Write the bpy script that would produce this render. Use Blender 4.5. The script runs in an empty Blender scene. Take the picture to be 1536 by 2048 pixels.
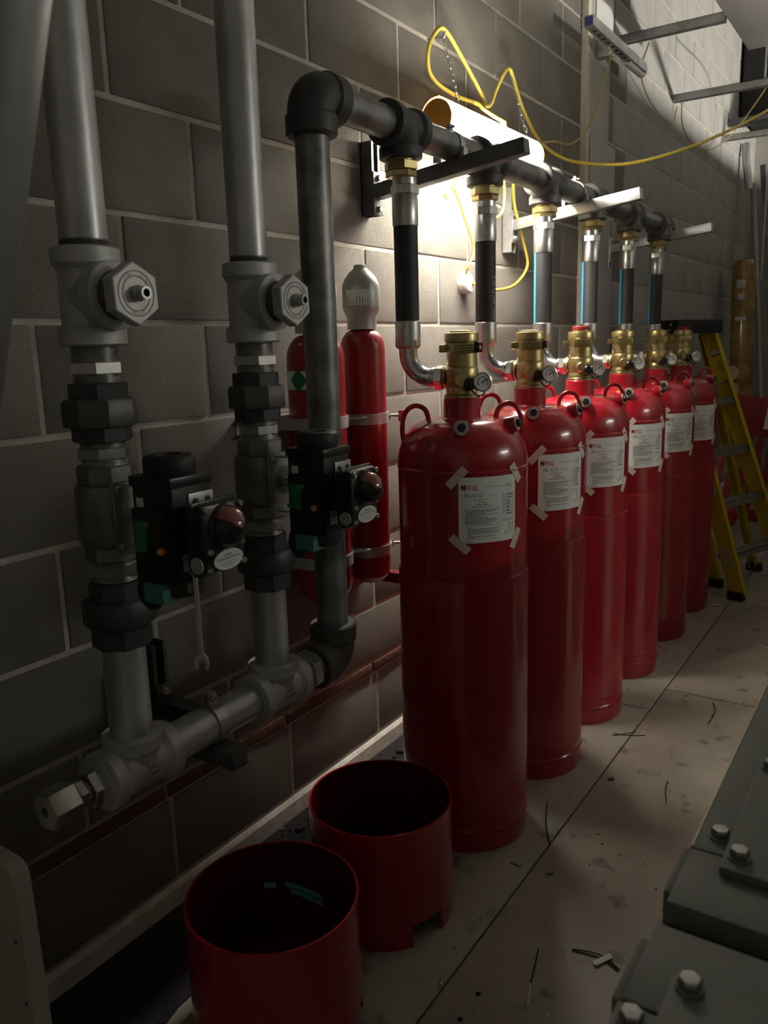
import bpy, bmesh, math, random
from mathutils import Vector, Matrix
random.seed(7)
PI = math.pi
SC = bpy.context.scene
COL = SC.collection

# ------------------------------------------------------------------ camera
cam_d = bpy.data.cameras.new('camera')
cam = bpy.data.objects.new('camera', cam_d)
COL.objects.link(cam)
yaw, pitch, roll = 0.5899, 0.2041, -0.0288
F = Vector((-math.sin(yaw) * math.cos(pitch), math.cos(yaw) * math.cos(pitch), -math.sin(pitch)))
Rt = Vector((math.cos(yaw), math.sin(yaw), 0))
Up = Rt.cross(F)
R2 = math.cos(roll) * Rt + math.sin(roll) * Up
U2 = -math.sin(roll) * Rt + math.cos(roll) * Up
m = Matrix((R2, U2, -F)).transposed().to_4x4()
m.translation = (1.4475, 0.0, 1.3523)
cam.matrix_world = m
cam_d.sensor_fit = 'VERTICAL'
cam_d.sensor_height = 36.0
cam_d.lens = 1624.2 / 2048 * 36.0
cam_d.clip_start = 0.02
cam_d.dof.use_dof = True
cam_d.dof.focus_distance = 2.1
cam_d.dof.aperture_fstop = 7.0
SC.camera = cam

# ------------------------------------------------------------------ world, exposure
w = bpy.data.worlds.new('world')
SC.world = w
w.use_nodes = True
w.node_tree.nodes['Background'].inputs[0].default_value = (0.9, 0.95, 1.0, 1)
w.node_tree.nodes['Background'].inputs[1].default_value = 0.012
SC.view_settings.view_transform = 'Standard'
SC.view_settings.look = 'None'
SC.view_settings.gamma = 1.0
SC.view_settings.use_curve_mapping = False
SC.view_settings.exposure = 1.0
LAMP_STRENGTH = 76.0       # glowing diffuser of the site lamp
NEAR_FILL, FAR_FILL = 41.0, 680.0     # unseen fill lamps, added out to the right of the plant

# ------------------------------------------------------------------ materials
MATS = {}
def mat(name, col, rough=0.5, metal=0.0, var=0.0, vscale=8.0, bump=0.0, bscale=120.0, col2=None,
        coat=0.0, emit=None, estr=0.0, detail=4.0, spec=0.5, trans=0.0, rvar=0.0, bdist=0.002, mix2=None):
    M = bpy.data.materials.new(name)
    M.use_nodes = True
    nt = M.node_tree
    b = nt.nodes['Principled BSDF']
    b.inputs['Base Color'].default_value = (*col, 1)
    b.inputs['Roughness'].default_value = rough
    b.inputs['Metallic'].default_value = metal
    b.inputs['Specular IOR Level'].default_value = spec
    b.inputs['Coat Weight'].default_value = coat
    b.inputs['Coat Roughness'].default_value = 0.12
    b.inputs['Transmission Weight'].default_value = trans
    tc = nt.nodes.new('ShaderNodeTexCoord')
    if var or col2 or rvar:
        n = nt.nodes.new('ShaderNodeTexNoise')
        n.inputs['Scale'].default_value = vscale
        n.inputs['Detail'].default_value = detail
        nt.links.new(tc.outputs['Object'], n.inputs['Vector'])
        r = nt.nodes.new('ShaderNodeValToRGB')
        c2 = col2 if col2 else tuple(max(0, c * (1 - var)) for c in col)
        c1 = col if col2 else tuple(min(1, c * (1 + var)) for c in col)
        r.color_ramp.elements[0].position = 0.36
        r.color_ramp.elements[1].position = 0.64
        r.color_ramp.elements[0].color = (*c2, 1)
        r.color_ramp.elements[1].color = (*c1, 1)
        nt.links.new(n.outputs['Fac'], r.inputs['Fac'])
        src = r.outputs['Color']
        if mix2:                              # second, finer set of marks: (colour, scale, lo, hi)
            n2 = nt.nodes.new('ShaderNodeTexNoise')
            n2.inputs['Scale'].default_value = mix2[1]
            n2.inputs['Detail'].default_value = 5
            nt.links.new(tc.outputs['Object'], n2.inputs['Vector'])
            mr = nt.nodes.new('ShaderNodeMapRange')
            mr.inputs['From Min'].default_value = mix2[2]
            mr.inputs['From Max'].default_value = mix2[3]
            nt.links.new(n2.outputs['Fac'], mr.inputs['Value'])
            mx = nt.nodes.new('ShaderNodeMix')
            mx.data_type = 'RGBA'
            nt.links.new(mr.outputs['Result'], mx.inputs['Factor'])
            nt.links.new(src, mx.inputs['A'])
            mx.inputs['B'].default_value = (*mix2[0], 1)
            src = mx.outputs['Result']
        nt.links.new(src, b.inputs['Base Color'])
        if rvar:
            mr = nt.nodes.new('ShaderNodeMapRange')
            mr.inputs['To Min'].default_value = max(0.02, rough - rvar)
            mr.inputs['To Max'].default_value = min(1, rough + rvar)
            nt.links.new(n.outputs['Fac'], mr.inputs['Value'])
            nt.links.new(mr.outputs['Result'], b.inputs['Roughness'])
    if bump:
        n = nt.nodes.new('ShaderNodeTexNoise')
        n.inputs['Scale'].default_value = bscale
        n.inputs['Detail'].default_value = 6
        n.inputs['Roughness'].default_value = 0.72
        nt.links.new(tc.outputs['Object'], n.inputs['Vector'])
        bp = nt.nodes.new('ShaderNodeBump')
        bp.inputs['Strength'].default_value = bump
        bp.inputs['Distance'].default_value = bdist
        nt.links.new(n.outputs['Fac'], bp.inputs['Height'])
        nt.links.new(bp.outputs['Normal'], b.inputs['Normal'])
    if emit:
        b.inputs['Emission Color'].default_value = (*emit, 1)
        b.inputs['Emission Strength'].default_value = estr
    MATS[name] = M
    return M

mat('block', (0.37, 0.345, 0.305), 0.92, var=0.10, vscale=5, bump=1.0, bscale=300, bdist=0.011, mix2=((0.17, 0.155, 0.14), 300, 0.53, 0.68))
mat('block_far', (0.36, 0.35, 0.33), 0.85, var=0.06, vscale=4, bump=0.35, bscale=110, bdist=0.003)
mat('mortar', (0.47, 0.445, 0.39), 0.95, var=0.10, vscale=14, bump=0.6, bscale=160, bdist=0.003)
mat('plaster', (0.42, 0.41, 0.37), 0.9, var=0.08, vscale=3, bump=0.3, bscale=60)
mat('ceiling_grey', (0.16, 0.16, 0.155), 0.9, var=0.1, vscale=2, bump=0.2, bscale=40)
mat('brick_brown', (0.13, 0.055, 0.04), 0.85, var=0.3, vscale=30, bump=0.6, bscale=120)
mat('screed', (0.76, 0.74, 0.67), 0.9, var=0.12, vscale=25, bump=0.7, bscale=70, bdist=0.004)
mat('bitumen', (0.018, 0.019, 0.024), 0.35, var=0.4, vscale=60, bump=1.0, bscale=45, bdist=0.012)
mat('floor_board', (0.47, 0.43, 0.355), 0.50, col2=(0.35, 0.315, 0.26), vscale=3.2, bump=0.25, bscale=55, detail=8, rvar=0.12,
    mix2=((0.115, 0.10, 0.08), 11, 0.60, 0.74), bdist=0.002)
mat('gap_dark', (0.02, 0.018, 0.016), 0.95)
mat('red_paint', (0.36, 0.009, 0.020), 0.22, var=0.10, vscale=3, coat=0.5, bump=0.04, bscale=60)
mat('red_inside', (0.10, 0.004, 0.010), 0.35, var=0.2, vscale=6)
mat('red_small', (0.34, 0.010, 0.015), 0.32, var=0.08, vscale=4, coat=0.3)
mat('red_dark', (0.16, 0.010, 0.014), 0.45)
mat('red_plastic', (0.30, 0.014, 0.016), 0.5, var=0.15, vscale=8)
mat('galv', (0.46, 0.47, 0.48), 0.36, metal=0.85, var=0.16, vscale=18, rvar=0.10, bump=0.12, bscale=60)
mat('galv_pipe', (0.47, 0.475, 0.48), 0.38, metal=0.6, var=0.14, vscale=9, rvar=0.10, bump=0.10, bscale=50)
mat('steel_old', (0.20, 0.205, 0.20), 0.42, metal=0.75, var=0.35, vscale=13, rvar=0.14, bump=0.15, bscale=40)
mat('cast_grey', (0.49, 0.495, 0.49), 0.52, metal=0.45, var=0.10, vscale=20, bump=0.25, bscale=160)
mat('cast_black', (0.055, 0.056, 0.058), 0.5, metal=0.3, var=0.15, vscale=20, bump=0.2, bscale=150)
mat('cast_dark', (0.11, 0.11, 0.108), 0.48, metal=0.5, var=0.15, vscale=20, bump=0.2, bscale=150)
mat('nickel', (0.46, 0.46, 0.44), 0.36, metal=0.95, var=0.12, vscale=30, rvar=0.06)
mat('bush_steel', (0.50, 0.50, 0.48), 0.52, metal=0.55, var=0.08, vscale=30)
mat('valve_body', (0.20, 0.20, 0.19), 0.42, metal=0.7, var=0.15, vscale=25, bump=0.2, bscale=140)
mat('chrome', (0.66, 0.67, 0.68), 0.20, metal=1.0, var=0.06, vscale=20)
mat('brushed', (0.62, 0.63, 0.62), 0.32, metal=1.0, var=0.10, vscale=40, bump=0.06, bscale=90)
mat('brass', (0.50, 0.41, 0.19), 0.34, metal=0.9, var=0.14, vscale=25, rvar=0.08, bump=0.05, bscale=90)
mat('brass_dark', (0.10, 0.075, 0.03), 0.5, metal=0.5)
mat('strut', (0.44, 0.45, 0.45), 0.40, metal=0.85, var=0.14, vscale=20, rvar=0.1)
mat('strut_dark', (0.15, 0.155, 0.16), 0.45, metal=0.7, var=0.2, vscale=20)
mat('rubber', (0.028, 0.029, 0.032), 0.55, bump=0.25, bscale=220, var=0.1, vscale=30)
mat('blue_stripe', (0.05, 0.36, 0.62), 0.5)
mat('white_print', (0.62, 0.62, 0.60), 0.6)
mat('black_plastic', (0.010, 0.011, 0.011), 0.30, bump=0.08, bscale=200)
mat('black_matt', (0.014, 0.014, 0.015), 0.55)
mat('green_label', (0.02, 0.20, 0.09), 0.45)
mat('teal', (0.05, 0.22, 0.18), 0.5)
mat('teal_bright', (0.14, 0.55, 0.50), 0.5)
mat('orange_plug', (0.55, 0.27, 0.05), 0.5)
mat('dome_clear', (0.16, 0.13, 0.13), 0.10, coat=0.6)
mat('dome_red', (0.26, 0.07, 0.07), 0.12, coat=0.6)
mat('paper', (0.88, 0.90, 0.87), 0.75, var=0.03, vscale=15)
mat('tape', (0.72, 0.62, 0.52), 0.7, var=0.05, vscale=30)
mat('ink', (0.045, 0.047, 0.06), 0.8)
mat('ink_grey', (0.26, 0.27, 0.28), 0.8)
mat('ink_navy', (0.03, 0.04, 0.16), 0.8)
mat('ink_red', (0.36, 0.015, 0.03), 0.8)
mat('white_gauge', (0.70, 0.71, 0.68), 0.5)
mat('silver_cap', (0.50, 0.52, 0.48), 0.42, metal=0.45, var=0.08, vscale=20)
mat('yellow_cable', (0.64, 0.50, 0.07), 0.45)
mat('yellow_dull', (0.42, 0.34, 0.10), 0.55)
mat('lamp_housing', (0.60, 0.27, 0.03), 0.45)
mat('lamp_glow', (0.95, 0.93, 0.88), 0.5, emit=(1.0, 0.93, 0.80), estr=LAMP_STRENGTH)
mat('fill_near', (0.95, 0.95, 0.95), 0.5, emit=(0.96, 0.97, 0.92), estr=NEAR_FILL)
mat('fill_far', (0.95, 0.95, 0.95), 0.5, emit=(1.0, 0.95, 0.86), estr=FAR_FILL)
mat('white_paint', (0.62, 0.61, 0.59), 0.55, var=0.04, vscale=4)
mat('column_paint', (0.40, 0.385, 0.355), 0.7, var=0.05, vscale=5)
mat('joint_strip', (0.60, 0.57, 0.47), 0.75, var=0.08, vscale=20)
mat('plant_grey', (0.165, 0.18, 0.165), 0.48, var=0.06, vscale=8, bump=0.06, bscale=80)
mat('plant_light', (0.40, 0.40, 0.38), 0.6, var=0.06, vscale=3)
mat('bare_edge', (0.60, 0.57, 0.42), 0.4, metal=0.6)
mat('ladder_yellow', (0.62, 0.47, 0.02), 0.42, var=0.08, vscale=10)
mat('ladder_step', (0.34, 0.33, 0.30), 0.5, metal=0.5, var=0.15, vscale=20)
mat('ladder_cap', (0.012, 0.012, 0.013), 0.5)
mat('sticker_yellow', (0.72, 0.56, 0.02), 0.45)
mat('amber_tube', (0.32, 0.20, 0.05), 0.18, var=0.25, vscale=14, coat=0.6)
mat('grey_pipe', (0.15, 0.155, 0.15), 0.50, metal=0.35, var=0.10, vscale=5)
mat('grey_panel', (0.40, 0.385, 0.345), 0.75, var=0.07, vscale=10, bump=0.15, bscale=60)
mat('lag_dark', (0.025, 0.025, 0.027), 0.8, bump=0.5, bscale=25, bdist=0.01)
mat('pole_grey', (0.34, 0.34, 0.33), 0.45, metal=0.3)
mat('foil', (0.55, 0.56, 0.58), 0.3, metal=0.9, bump=0.8, bscale=60, bdist=0.006)
mat('cream', (0.50, 0.44, 0.28), 0.6)
mat('tie_black', (0.015, 0.015, 0.014), 0.5)
mat('clear_white', (0.75, 0.76, 0.74), 0.3)

# ------------------------------------------------------------------ mesh helpers
class MB:
    """collects shapes; build() links them as one mesh object"""
    def __init__(s):
        s.v, s.f, s.mi, s.mats = [], [], [], []
    def _slot(s, mname):
        if mname not in s.mats: s.mats.append(mname)
        return s.mats.index(mname)
    def add(s, v, f, mname, M=None):
        k = len(s.v); i = s._slot(mname)
        s.v += [tuple(M @ Vector(p)) if M else tuple(p) for p in v]
        s.f += [tuple(a + k for a in q) for q in f]
        s.mi += [i] * len(f)
        return s
    def box(s, x0, x1, y0, y1, z0, z1, mname, M=None, bev=0.0):
        if bev:
            bm = bmesh.new()
            bmesh.ops.create_cube(bm, size=1)
            for q in bm.verts:
                q.co = Vector(((x0 + x1) / 2 + q.co.x * (x1 - x0), (y0 + y1) / 2 + q.co.y * (y1 - y0), (z0 + z1) / 2 + q.co.z * (z1 - z0)))
            bmesh.ops.bevel(bm, geom=bm.edges[:], offset=bev, segments=2, affect='EDGES', profile=0.6)
            bm.verts.index_update()
            v = [tuple(q.co) for q in bm.verts]
            f = [tuple(q.index for q in fc.verts) for fc in bm.faces]
            bm.free()
            return s.add(v, f, mname, M)
        v = [(x, y, z) for z in (z0, z1) for y in (y0, y1) for x in (x0, x1)]
        f = [(0, 2, 3, 1), (4, 5, 7, 6), (0, 1, 5, 4), (2, 6, 7, 3), (0, 4, 6, 2), (1, 3, 7, 5)]
        return s.add(v, f, mname, M)
    def lathe(s, prof, mname, M=None, n=32, ph=0.0, cap0=True, cap1=True):
        v, f = [], []
        for r, z in prof:
            for i in range(n):
                a = ph + 2 * PI * i / n
                v.append((r * math.cos(a), r * math.sin(a), z))
        for j in range(len(prof) - 1):
            for i in range(n):
                i2 = (i + 1) % n
                f.append((j * n + i, j * n + i2, (j + 1) * n + i2, (j + 1) * n + i))
        if cap0: f.append(tuple(range(n - 1, -1, -1)))
        if cap1: f.append(tuple(range((len(prof) - 1) * n, len(prof) * n)))
        return s.add(v, f, mname, M)
    def tube(s, pts, r, mname, n=12, closed=False, caps=True, M=None):
        pts = [Vector(p) for p in pts]
        N = len(pts)
        rr = r if isinstance(r, (list, tuple)) else [r] * N
        T = []
        for i in range(N):
            a = pts[(i - 1) % N] if (closed or i > 0) else pts[i]
            b = pts[(i + 1) % N] if (closed or i < N - 1) else pts[i]
            T.append((b - a).normalized())
        up = Vector((0, 0, 1)) if abs(T[0].z) < 0.9 else Vector((1, 0, 0))
        nrm = (up - T[0] * up.dot(T[0])).normalized()
        v, f = [], []
        for i in range(N):
            if i > 0:
                nrm = nrm - T[i] * nrm.dot(T[i])
                nrm.normalize()
            bi = T[i].cross(nrm)
            for k in range(n):
                a = 2 * PI * k / n
                v.append(tuple(pts[i] + (nrm * math.cos(a) + bi * math.sin(a)) * rr[i]))
        for i in range(N if closed else N - 1):
            j = (i + 1) % N
            for k in range(n):
                k2 = (k + 1) % n
                f.append((i * n + k, i * n + k2, j * n + k2, j * n + k))
        if caps and not closed:
            f.append(tuple(range(n - 1, -1, -1)))
            f.append(tuple(range((N - 1) * n, N * n)))
        return s.add(v, f, mname, M)
    def extrude(s, poly, z0, z1, mname, M=None):
        n = len(poly)
        v = [(x, y, z0) for x, y in poly] + [(x, y, z1) for x, y in poly]
        f = [tuple(range(n - 1, -1, -1)), tuple(range(n, 2 * n))]
        f += [(i, (i + 1) % n, n + (i + 1) % n, n + i) for i in range(n)]
        return s.add(v, f, mname, M)
    def build(s, name, parent=None, label=None, cat=None, group=None, kind=None, ang=38, smooth=True):
        me = bpy.data.meshes.new(name)
        me.from_pydata(s.v, [], s.f)
        for q in s.mats: me.materials.append(MATS[q])
        me.polygons.foreach_set('material_index', s.mi)
        if smooth:
            me.polygons.foreach_set('use_smooth', [True] * len(s.f))
            me.set_sharp_from_angle(angle=math.radians(ang))
        me.update()
        return link(name, me, parent, label, cat, group, kind)

def link(name, me, parent=None, label=None, cat=None, group=None, kind=None):
    o = bpy.data.objects.new(name, me)
    COL.objects.link(o)
    if parent: o.parent = parent
    if label: o['label'] = label
    if cat: o['category'] = cat
    if group: o['group'] = group
    if kind: o['kind'] = kind
    return o

def thing(name, label, cat, loc=(0, 0, 0), rz=0.0, group=None):
    o = link(name, None, None, label, cat, group)
    o.location = loc
    o.rotation_euler = (0, 0, rz)
    return o

def dup(o, parent=None):
    c = o.copy()
    COL.objects.link(c)
    c.parent = parent
    for ch in list(o.children): dup(ch, c)
    return c

def T(x, y, z): return Matrix.Translation((x, y, z))
def along(p, d):
    """matrix that puts local z along d at p"""
    d = Vector(d).normalized()
    return Matrix.Translation(p) @ d.to_track_quat('Z', 'Y').to_matrix().to_4x4()
def RZ(a): return Matrix.Rotation(a, 4, 'Z')
def RX(a): return Matrix.Rotation(a, 4, 'X')
def RY(a): return Matrix.Rotation(a, 4, 'Y')

def smooth_path(pts, sub=6):
    """Catmull-Rom through the points"""
    P = [Vector(p) for p in pts]
    P = [P[0] * 2 - P[1]] + P + [P[-1] * 2 - P[-2]]
    out = []
    for i in range(1, len(P) - 2):
        a, b, c, d = P[i - 1:i + 3]
        for k in range(sub):
            t = k / sub
            out.append(0.5 * ((2 * b) + (c - a) * t + (2 * a - 5 * b + 4 * c - d) * t * t + (3 * b - a - 3 * c + d) * t ** 3))
    out.append(P[-2])
    return out

def arc(c, a, b, r, n=10, t0=0.0, t1=PI / 2):
    """points c + r*(cos t * a + sin t * b)"""
    c, a, b = Vector(c), Vector(a), Vector(b)
    return [c + r * (math.cos(t0 + (t1 - t0) * i / n) * a + math.sin(t0 + (t1 - t0) * i / n) * b) for i in range(n + 1)]

def text_geo(body, size, align='LEFT'):
    cu = bpy.data.curves.new('t', 'FONT')
    cu.body = body; cu.size = size; cu.align_x = align; cu.resolution_u = 2
    ob = bpy.data.objects.new('t', cu)
    COL.objects.link(ob)
    dg = bpy.context.evaluated_depsgraph_get()
    me = ob.evaluated_get(dg).to_mesh()
    v = [tuple(q.co) for q in me.vertices]
    f = [tuple(p.vertices) for p in me.polygons]
    ob.evaluated_get(dg).to_mesh_clear()
    bpy.data.objects.remove(ob)
    bpy.data.curves.remove(cu)
    return v, f

HEX = lambda af: af / math.sqrt(3)          # across flats -> corner radius
def hexprof(r, z0, z1, c=0.002):
    return [(r - c, z0), (r, z0 + c), (r, z1 - c), (r - c, z1)]
def thread(r, z0, z1, pitch=0.0028, d=0.0012):
    p = []; z = z0
    k = 0
    while z < z1:
        p.append((r if k % 2 == 0 else r - d, z)); z += pitch / 2; k += 1
    p.append((r, z1))
    return p

# ================================================================== SETTING
XM = 0.29                                     # plane of all pipework
Z0, CH = 1.4132, 0.225                        # course line near eye height, course height
WALL_Y0, WALL_Y1, CEIL = 0.20, 8.2, 4.3

wall = MB().box(-0.25, -0.0035, -2.0, 8.4, -0.05, CEIL, 'mortar').build('wall_left', kind='structure')
ANG = {}
def block_mesh(name, L, H, mname):
    return MB().box(-0.09, 0.0, -L / 2, L / 2, -H / 2, H / 2, mname, bev=0.0045)
full = {}
def block_at(y0, y1, z0, z1):
    L, H = y1 - y0, z1 - z0
    far = (y0 > 4.2)
    key = (round(L, 3), round(H, 3), far)
    if key not in full:
        o = block_mesh('block', L, H, 'block_far' if far else 'block').build('concrete_block', wall)
        full[key] = o.data
    else:
        o = link('concrete_block', full[key], wall)
    o.location = (random.uniform(-0.0015, 0.0015), (y0 + y1) / 2, (z0 + z1) / 2)
    o.rotation_euler = (0, 0, random.uniform(-0.003, 0.003))
    return o
J = 0.012
for k in range(-6, 11):
    zb, zt = Z0 + CH * k, Z0 + CH * (k + 1)
    if k == -5: zb = 0.328
    off = 0.2971 if k % 2 == 0 else 0.065
    y = off - 0.45
    while y < WALL_Y1:
        a, b = max(y, WALL_Y0), min(y + 0.45, WALL_Y1)
        if b - a > 0.06:
            block_at(a + J / 2, b - J / 2, zb + J / 2, zt - J / 2)
        y += 0.45
# thin brown brick course low on the wall
bm = MB().box(-0.06, 0.004, -0.215, 0.215, -0.016, 0.016, 'brick_brown', bev=0.003).build('brick', wall).data
first = True
y = 0.30
while y < 4.0:
    o = wall.children[-1] if first else link('brick', bm, wall)
    first = False
    o.location = (0.0, y + 0.22, 0.307)
    y += 0.442
MB().extrude([(0.0, 0.0), (0.016, 0.0), (0.012, 0.05), (0.003, 0.058), (-0.01, 0.058), (-0.01, 0)], 0, 8.2, 'screed',
    Matrix(((1, 0, 0, 0), (0, 0, 1, 0), (0, 1, 0, 0), (0, 0, 0, 1)))).build('baseboard_left', kind='structure')

fl = MB().box(-0.2, 5.0, -2.0, 8.4, -0.15, -0.012, 'gap_dark').build('floor', kind='structure')
def board(x0, x1, y0, y1):
    MB().box(x0, x1, y0, y1, -0.012, 0.0, 'floor_board', bev=0.0015).build('floor_board', fl)
for y0, y1 in ((-2.0, 0.45), (0.453, 2.85), (2.853, 4.36), (4.364, 6.8), (6.804, 8.2)):
    board(0.012, 0.694, y0, y1)
for y0, y1 in ((-2.0, 0.62), (0.624, 3.062), (3.067, 4.30), (4.304, 6.7), (6.704, 8.2)):
    board(0.699, 1.92, y0, y1)
    board(1.924, 5.0, y0, y1)
# bitumen strip in the angle of floor and wall
random.seed(3)
pl = [(0.016, 0.9)]
mb = MB()
edge = [((0.17 if i > 11 else 0.262) + random.uniform(-0.012, 0.012), 0.66 + i * 0.06) for i in range(32)]
poly = [(0.014, 0.66)] + [(x, y) for x, y in edge] + [(0.014, edge[-1][1])]
mb.extrude(poly, 0.0, 0.006, 'bitumen')
for i in range(70):
    a = random.uniform(0, 6.28); s_ = random.uniform(0.006, 0.02)
    x, y = random.uniform(0.03, 0.15), random.uniform(0.95, 2.45)
    mb.extrude([(x + s_ * math.cos(a + q) * random.uniform(0.6, 1.2), y + s_ * math.sin(a + q)) for q in (0, 1.3, 2.5, 3.9, 5.1)], 0.005, 0.006 + s_ * 0.5, 'bitumen')
mb.build('bitumen_strip', None, 'crumpled black bitumen strip along the foot of the block wall', 'membrane')

MB().box(-0.25, 5.0, 8.2, 8.4, -0.05, CEIL, 'plaster').build('wall_end', kind='structure')
MB().box(5.0, 5.2, -2.2, 8.4, -0.05, CEIL, 'plaster').build('wall_right', kind='structure')
MB().box(-0.25, 5.2, -2.2, -2.0, -0.05, CEIL, 'plaster').build('wall_back', kind='structure')
MB().box(-0.25, 5.2, -2.2, 8.4, CEIL, CEIL + 0.15, 'ceiling_grey').build('ceiling', kind='structure')

# pier on the left wall: flush casing with a pale movement joint
pier = MB().box(-0.01, 0.028, 3.925, 4.20, 0.0, CEIL, 'column_paint', bev=0.002).build('trim_1', kind='structure')
MB().box(-0.01, 0.030, 3.885, 3.924, 0.0, CEIL, 'joint_strip', bev=0.004).build('joint_strip', pier)
MB().box(0.0285, 0.036, 3.93, 4.285, 0.0, 2.275, 'column_paint', bev=0.002).build('cover_plate', pier)
MB().box(0.0285, 0.034, 3.98, 4.215, 2.79, CEIL, 'white_paint', bev=0.002).build('cover_plate', pier)

# ================================================================== BIG RED CYLINDERS
CX, CR = 0.437, 0.1754
CYL_Y = [1.890, 2.327, 2.757, 3.222, 3.706, 4.150]
TEE_Y = [1.851, 2.322, 2.782, 3.262, 3.731, 4.205]
CYL_DESC = ['with the open floor guards in front of its foot', 'second from the open floor guards', 'third from the open floor guards, its brass valve capped in red',
            'fourth from the open floor guards', 'fifth from the open floor guards', 'nearest the step ladder, its brass valve capped in red']
# label angles: direction of the label centre around the axis
LAB_A = [-0.68, -0.55, -0.60, -0.60, -0.60, -0.62]

def cyl_pt(a, r, z): return (r * math.cos(a), r * math.sin(a), z)

def make_label_meshes():
    """paper, print and tapes bent on the cylinder, centred on angle 0, mid height 0"""
    W, H, Rp = 0.158, 0.166, 0.1712
    def bend(v, r): return [cyl_pt(u / Rp, r, q) for u, q, *_ in v]
    p = MB(); v, f = [], []
    nx, nz = 14, 2
    for lay, r in ((0, Rp + 0.0006), (1, Rp + 0.0010)):
        for j in range(nz + 1):
            for i in range(nx + 1):
                v.append((-W / 2 + W * i / nx, -H / 2 + H * j / nz, r))
    vv = [cyl_pt(u / Rp, r, q) for u, q, r in v]
    n1 = (nx + 1) * (nz + 1)
    for j in range(nz):
        for i in range(nx):
            a = j * (nx + 1) + i
            f.append((n1 + a, n1 + a + 1, n1 + a + nx + 2, n1 + a + nx + 1))
            f.append((a, a + nx + 1, a + nx + 2, a + 1))
    p.add(vv, f, 'paper')
    # print
    rk = Rp + 0.0013
    g = MB(); gl = MB()
    def quad(mb, x0, x1, z0, z1, mname):
        n = max(1, int((x1 - x0) / 0.012)); vq, fq = [], []
        for i in range(n + 1):
            x = x0 + (x1 - x0) * i / n
            vq += [(x, z0), (x, z1)]
        for i in range(n): fq.append((2 * i, 2 * i + 2, 2 * i + 3, 2 * i + 1))
        mb.add(bend(vq, rk), fq, mname)
    rnd = random.Random(11)
    def line(x0, x1, z, h=0.0015, mname='ink', words=True):
        x = x0
        while x < x1:
            wl = rnd.uniform(0.004, 0.013) if words else x1 - x0
            quad(g, x, min(x + wl, x1), z - h / 2, z + h / 2, mname)
            x += wl + 0.0016
    def txt(mb, s, x, z, size, mname, shear=0.0):
        v, f = text_geo(s, size)
        mb.add(bend([(x + a + shear * b, z + b) for a, b, _ in v], rk), f, mname)
    # logo flame + letters
    fl_ = [(0, -.006), (.0035, -.002), (.004, .003), (.002, .008), (.0005, .0045), (-.0015, .0055), (-.003, .0), (-.002, -.004)]
    gl.add(bend([(-.0645 + a * 1.25, .057 + b * 1.3) for a, b in fl_], rk), [tuple(range(len(fl_)))], 'ink_red')
    gl.add(bend([(-.0705 + a * .7, .058 + b * 1.15) for a, b in fl_], rk), [tuple(range(len(fl_)))], 'ink')
    txt(gl, 'FSL', -0.0575, 0.0500, 0.0195, 'ink_red', 0.12)
    txt(gl, 'FSL 5112', -0.066, 0.0335, 0.0125, 'ink_navy', 0.18)
    line(-0.014, 0.036, 0.0580, 0.0013, 'ink_grey')
    line(-0.008, 0.020, 0.0365, 0.0013, 'ink_grey')
    line(-0.042, -0.004, 0.0275, 0.0014)
    for z, a, b in ((0.021, -0.030, -0.010), (0.015, -0.038, -0.002), (0.0095, -0.046, 0.008)): line(a, b, z, 0.0017)
    def frame(x0, x1, z0, z1, t=0.0005, mname='ink_grey'):
        quad(g, x0, x1, z0, z0 + t, mname); quad(g, x0, x1, z1 - t, z1, mname)
        quad(g, x0, x0 + t, z0, z1, mname); quad(g, x1 - t, x1, z0, z1, mname)
    frame(-0.066, 0.028, -0.036, 0.004)
    z = 0.0005
    for i, L in enumerate((0.088, 0.080, 0.052, 0.084, 0.040, 0.060, 0.080, 0.082, 0.078, 0.060)):
        line(-0.063, -0.063 + L, z, 0.0016); z -= 0.0038
    frame(-0.066, 0.028, -0.073, -0.039)
    z = -0.043
    line(-0.063, -0.050, z, 0.0016); z -= 0.0038
    for L in (0.078, 0.070, 0.080, 0.076, 0.012, 0.070, 0.018):
        line(-0.057, -0.057 + L, z, 0.0015); z -= 0.0038
    line(-0.063, -0.044, -0.078, 0.0014)
    frame(0.044, 0.058, 0.050, 0.064); quad(g, 0.047, 0.055, 0.056, 0.0585, 'ink')
    quad(g, 0.0605, 0.063, 0.050, 0.066, 'ink_grey'); line(0.048, 0.062, 0.046, 0.0012, 'ink_grey')
    z = 0.038
    for i in range(7):
        frame(0.047, 0.073, z - 0.0072, z, 0.0005, 'ink'); line(0.034, 0.045, z - 0.002, 0.0012); line(0.035, 0.044, z - 0.005, 0.0012, 'ink_grey')
        line(0.049, 0.049 + (0.021, 0.018, 0.008, 0.012, 0.010, 0.012, 0.018)[i], z - 0.0035, 0.0026, 'ink_navy' if i in (2, 4) else 'ink')
        z -= 0.0082
    for z in (-0.026, -0.029, -0.032): line(0.034, 0.073, z, 0.0012, 'ink_grey')
    for i in range(9): line(0.052 - 0.012 * (i > 5), 0.072, -0.038 - 0.0035 * i, 0.0012, 'ink_grey')
    # tapes
    tapes = []
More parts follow.
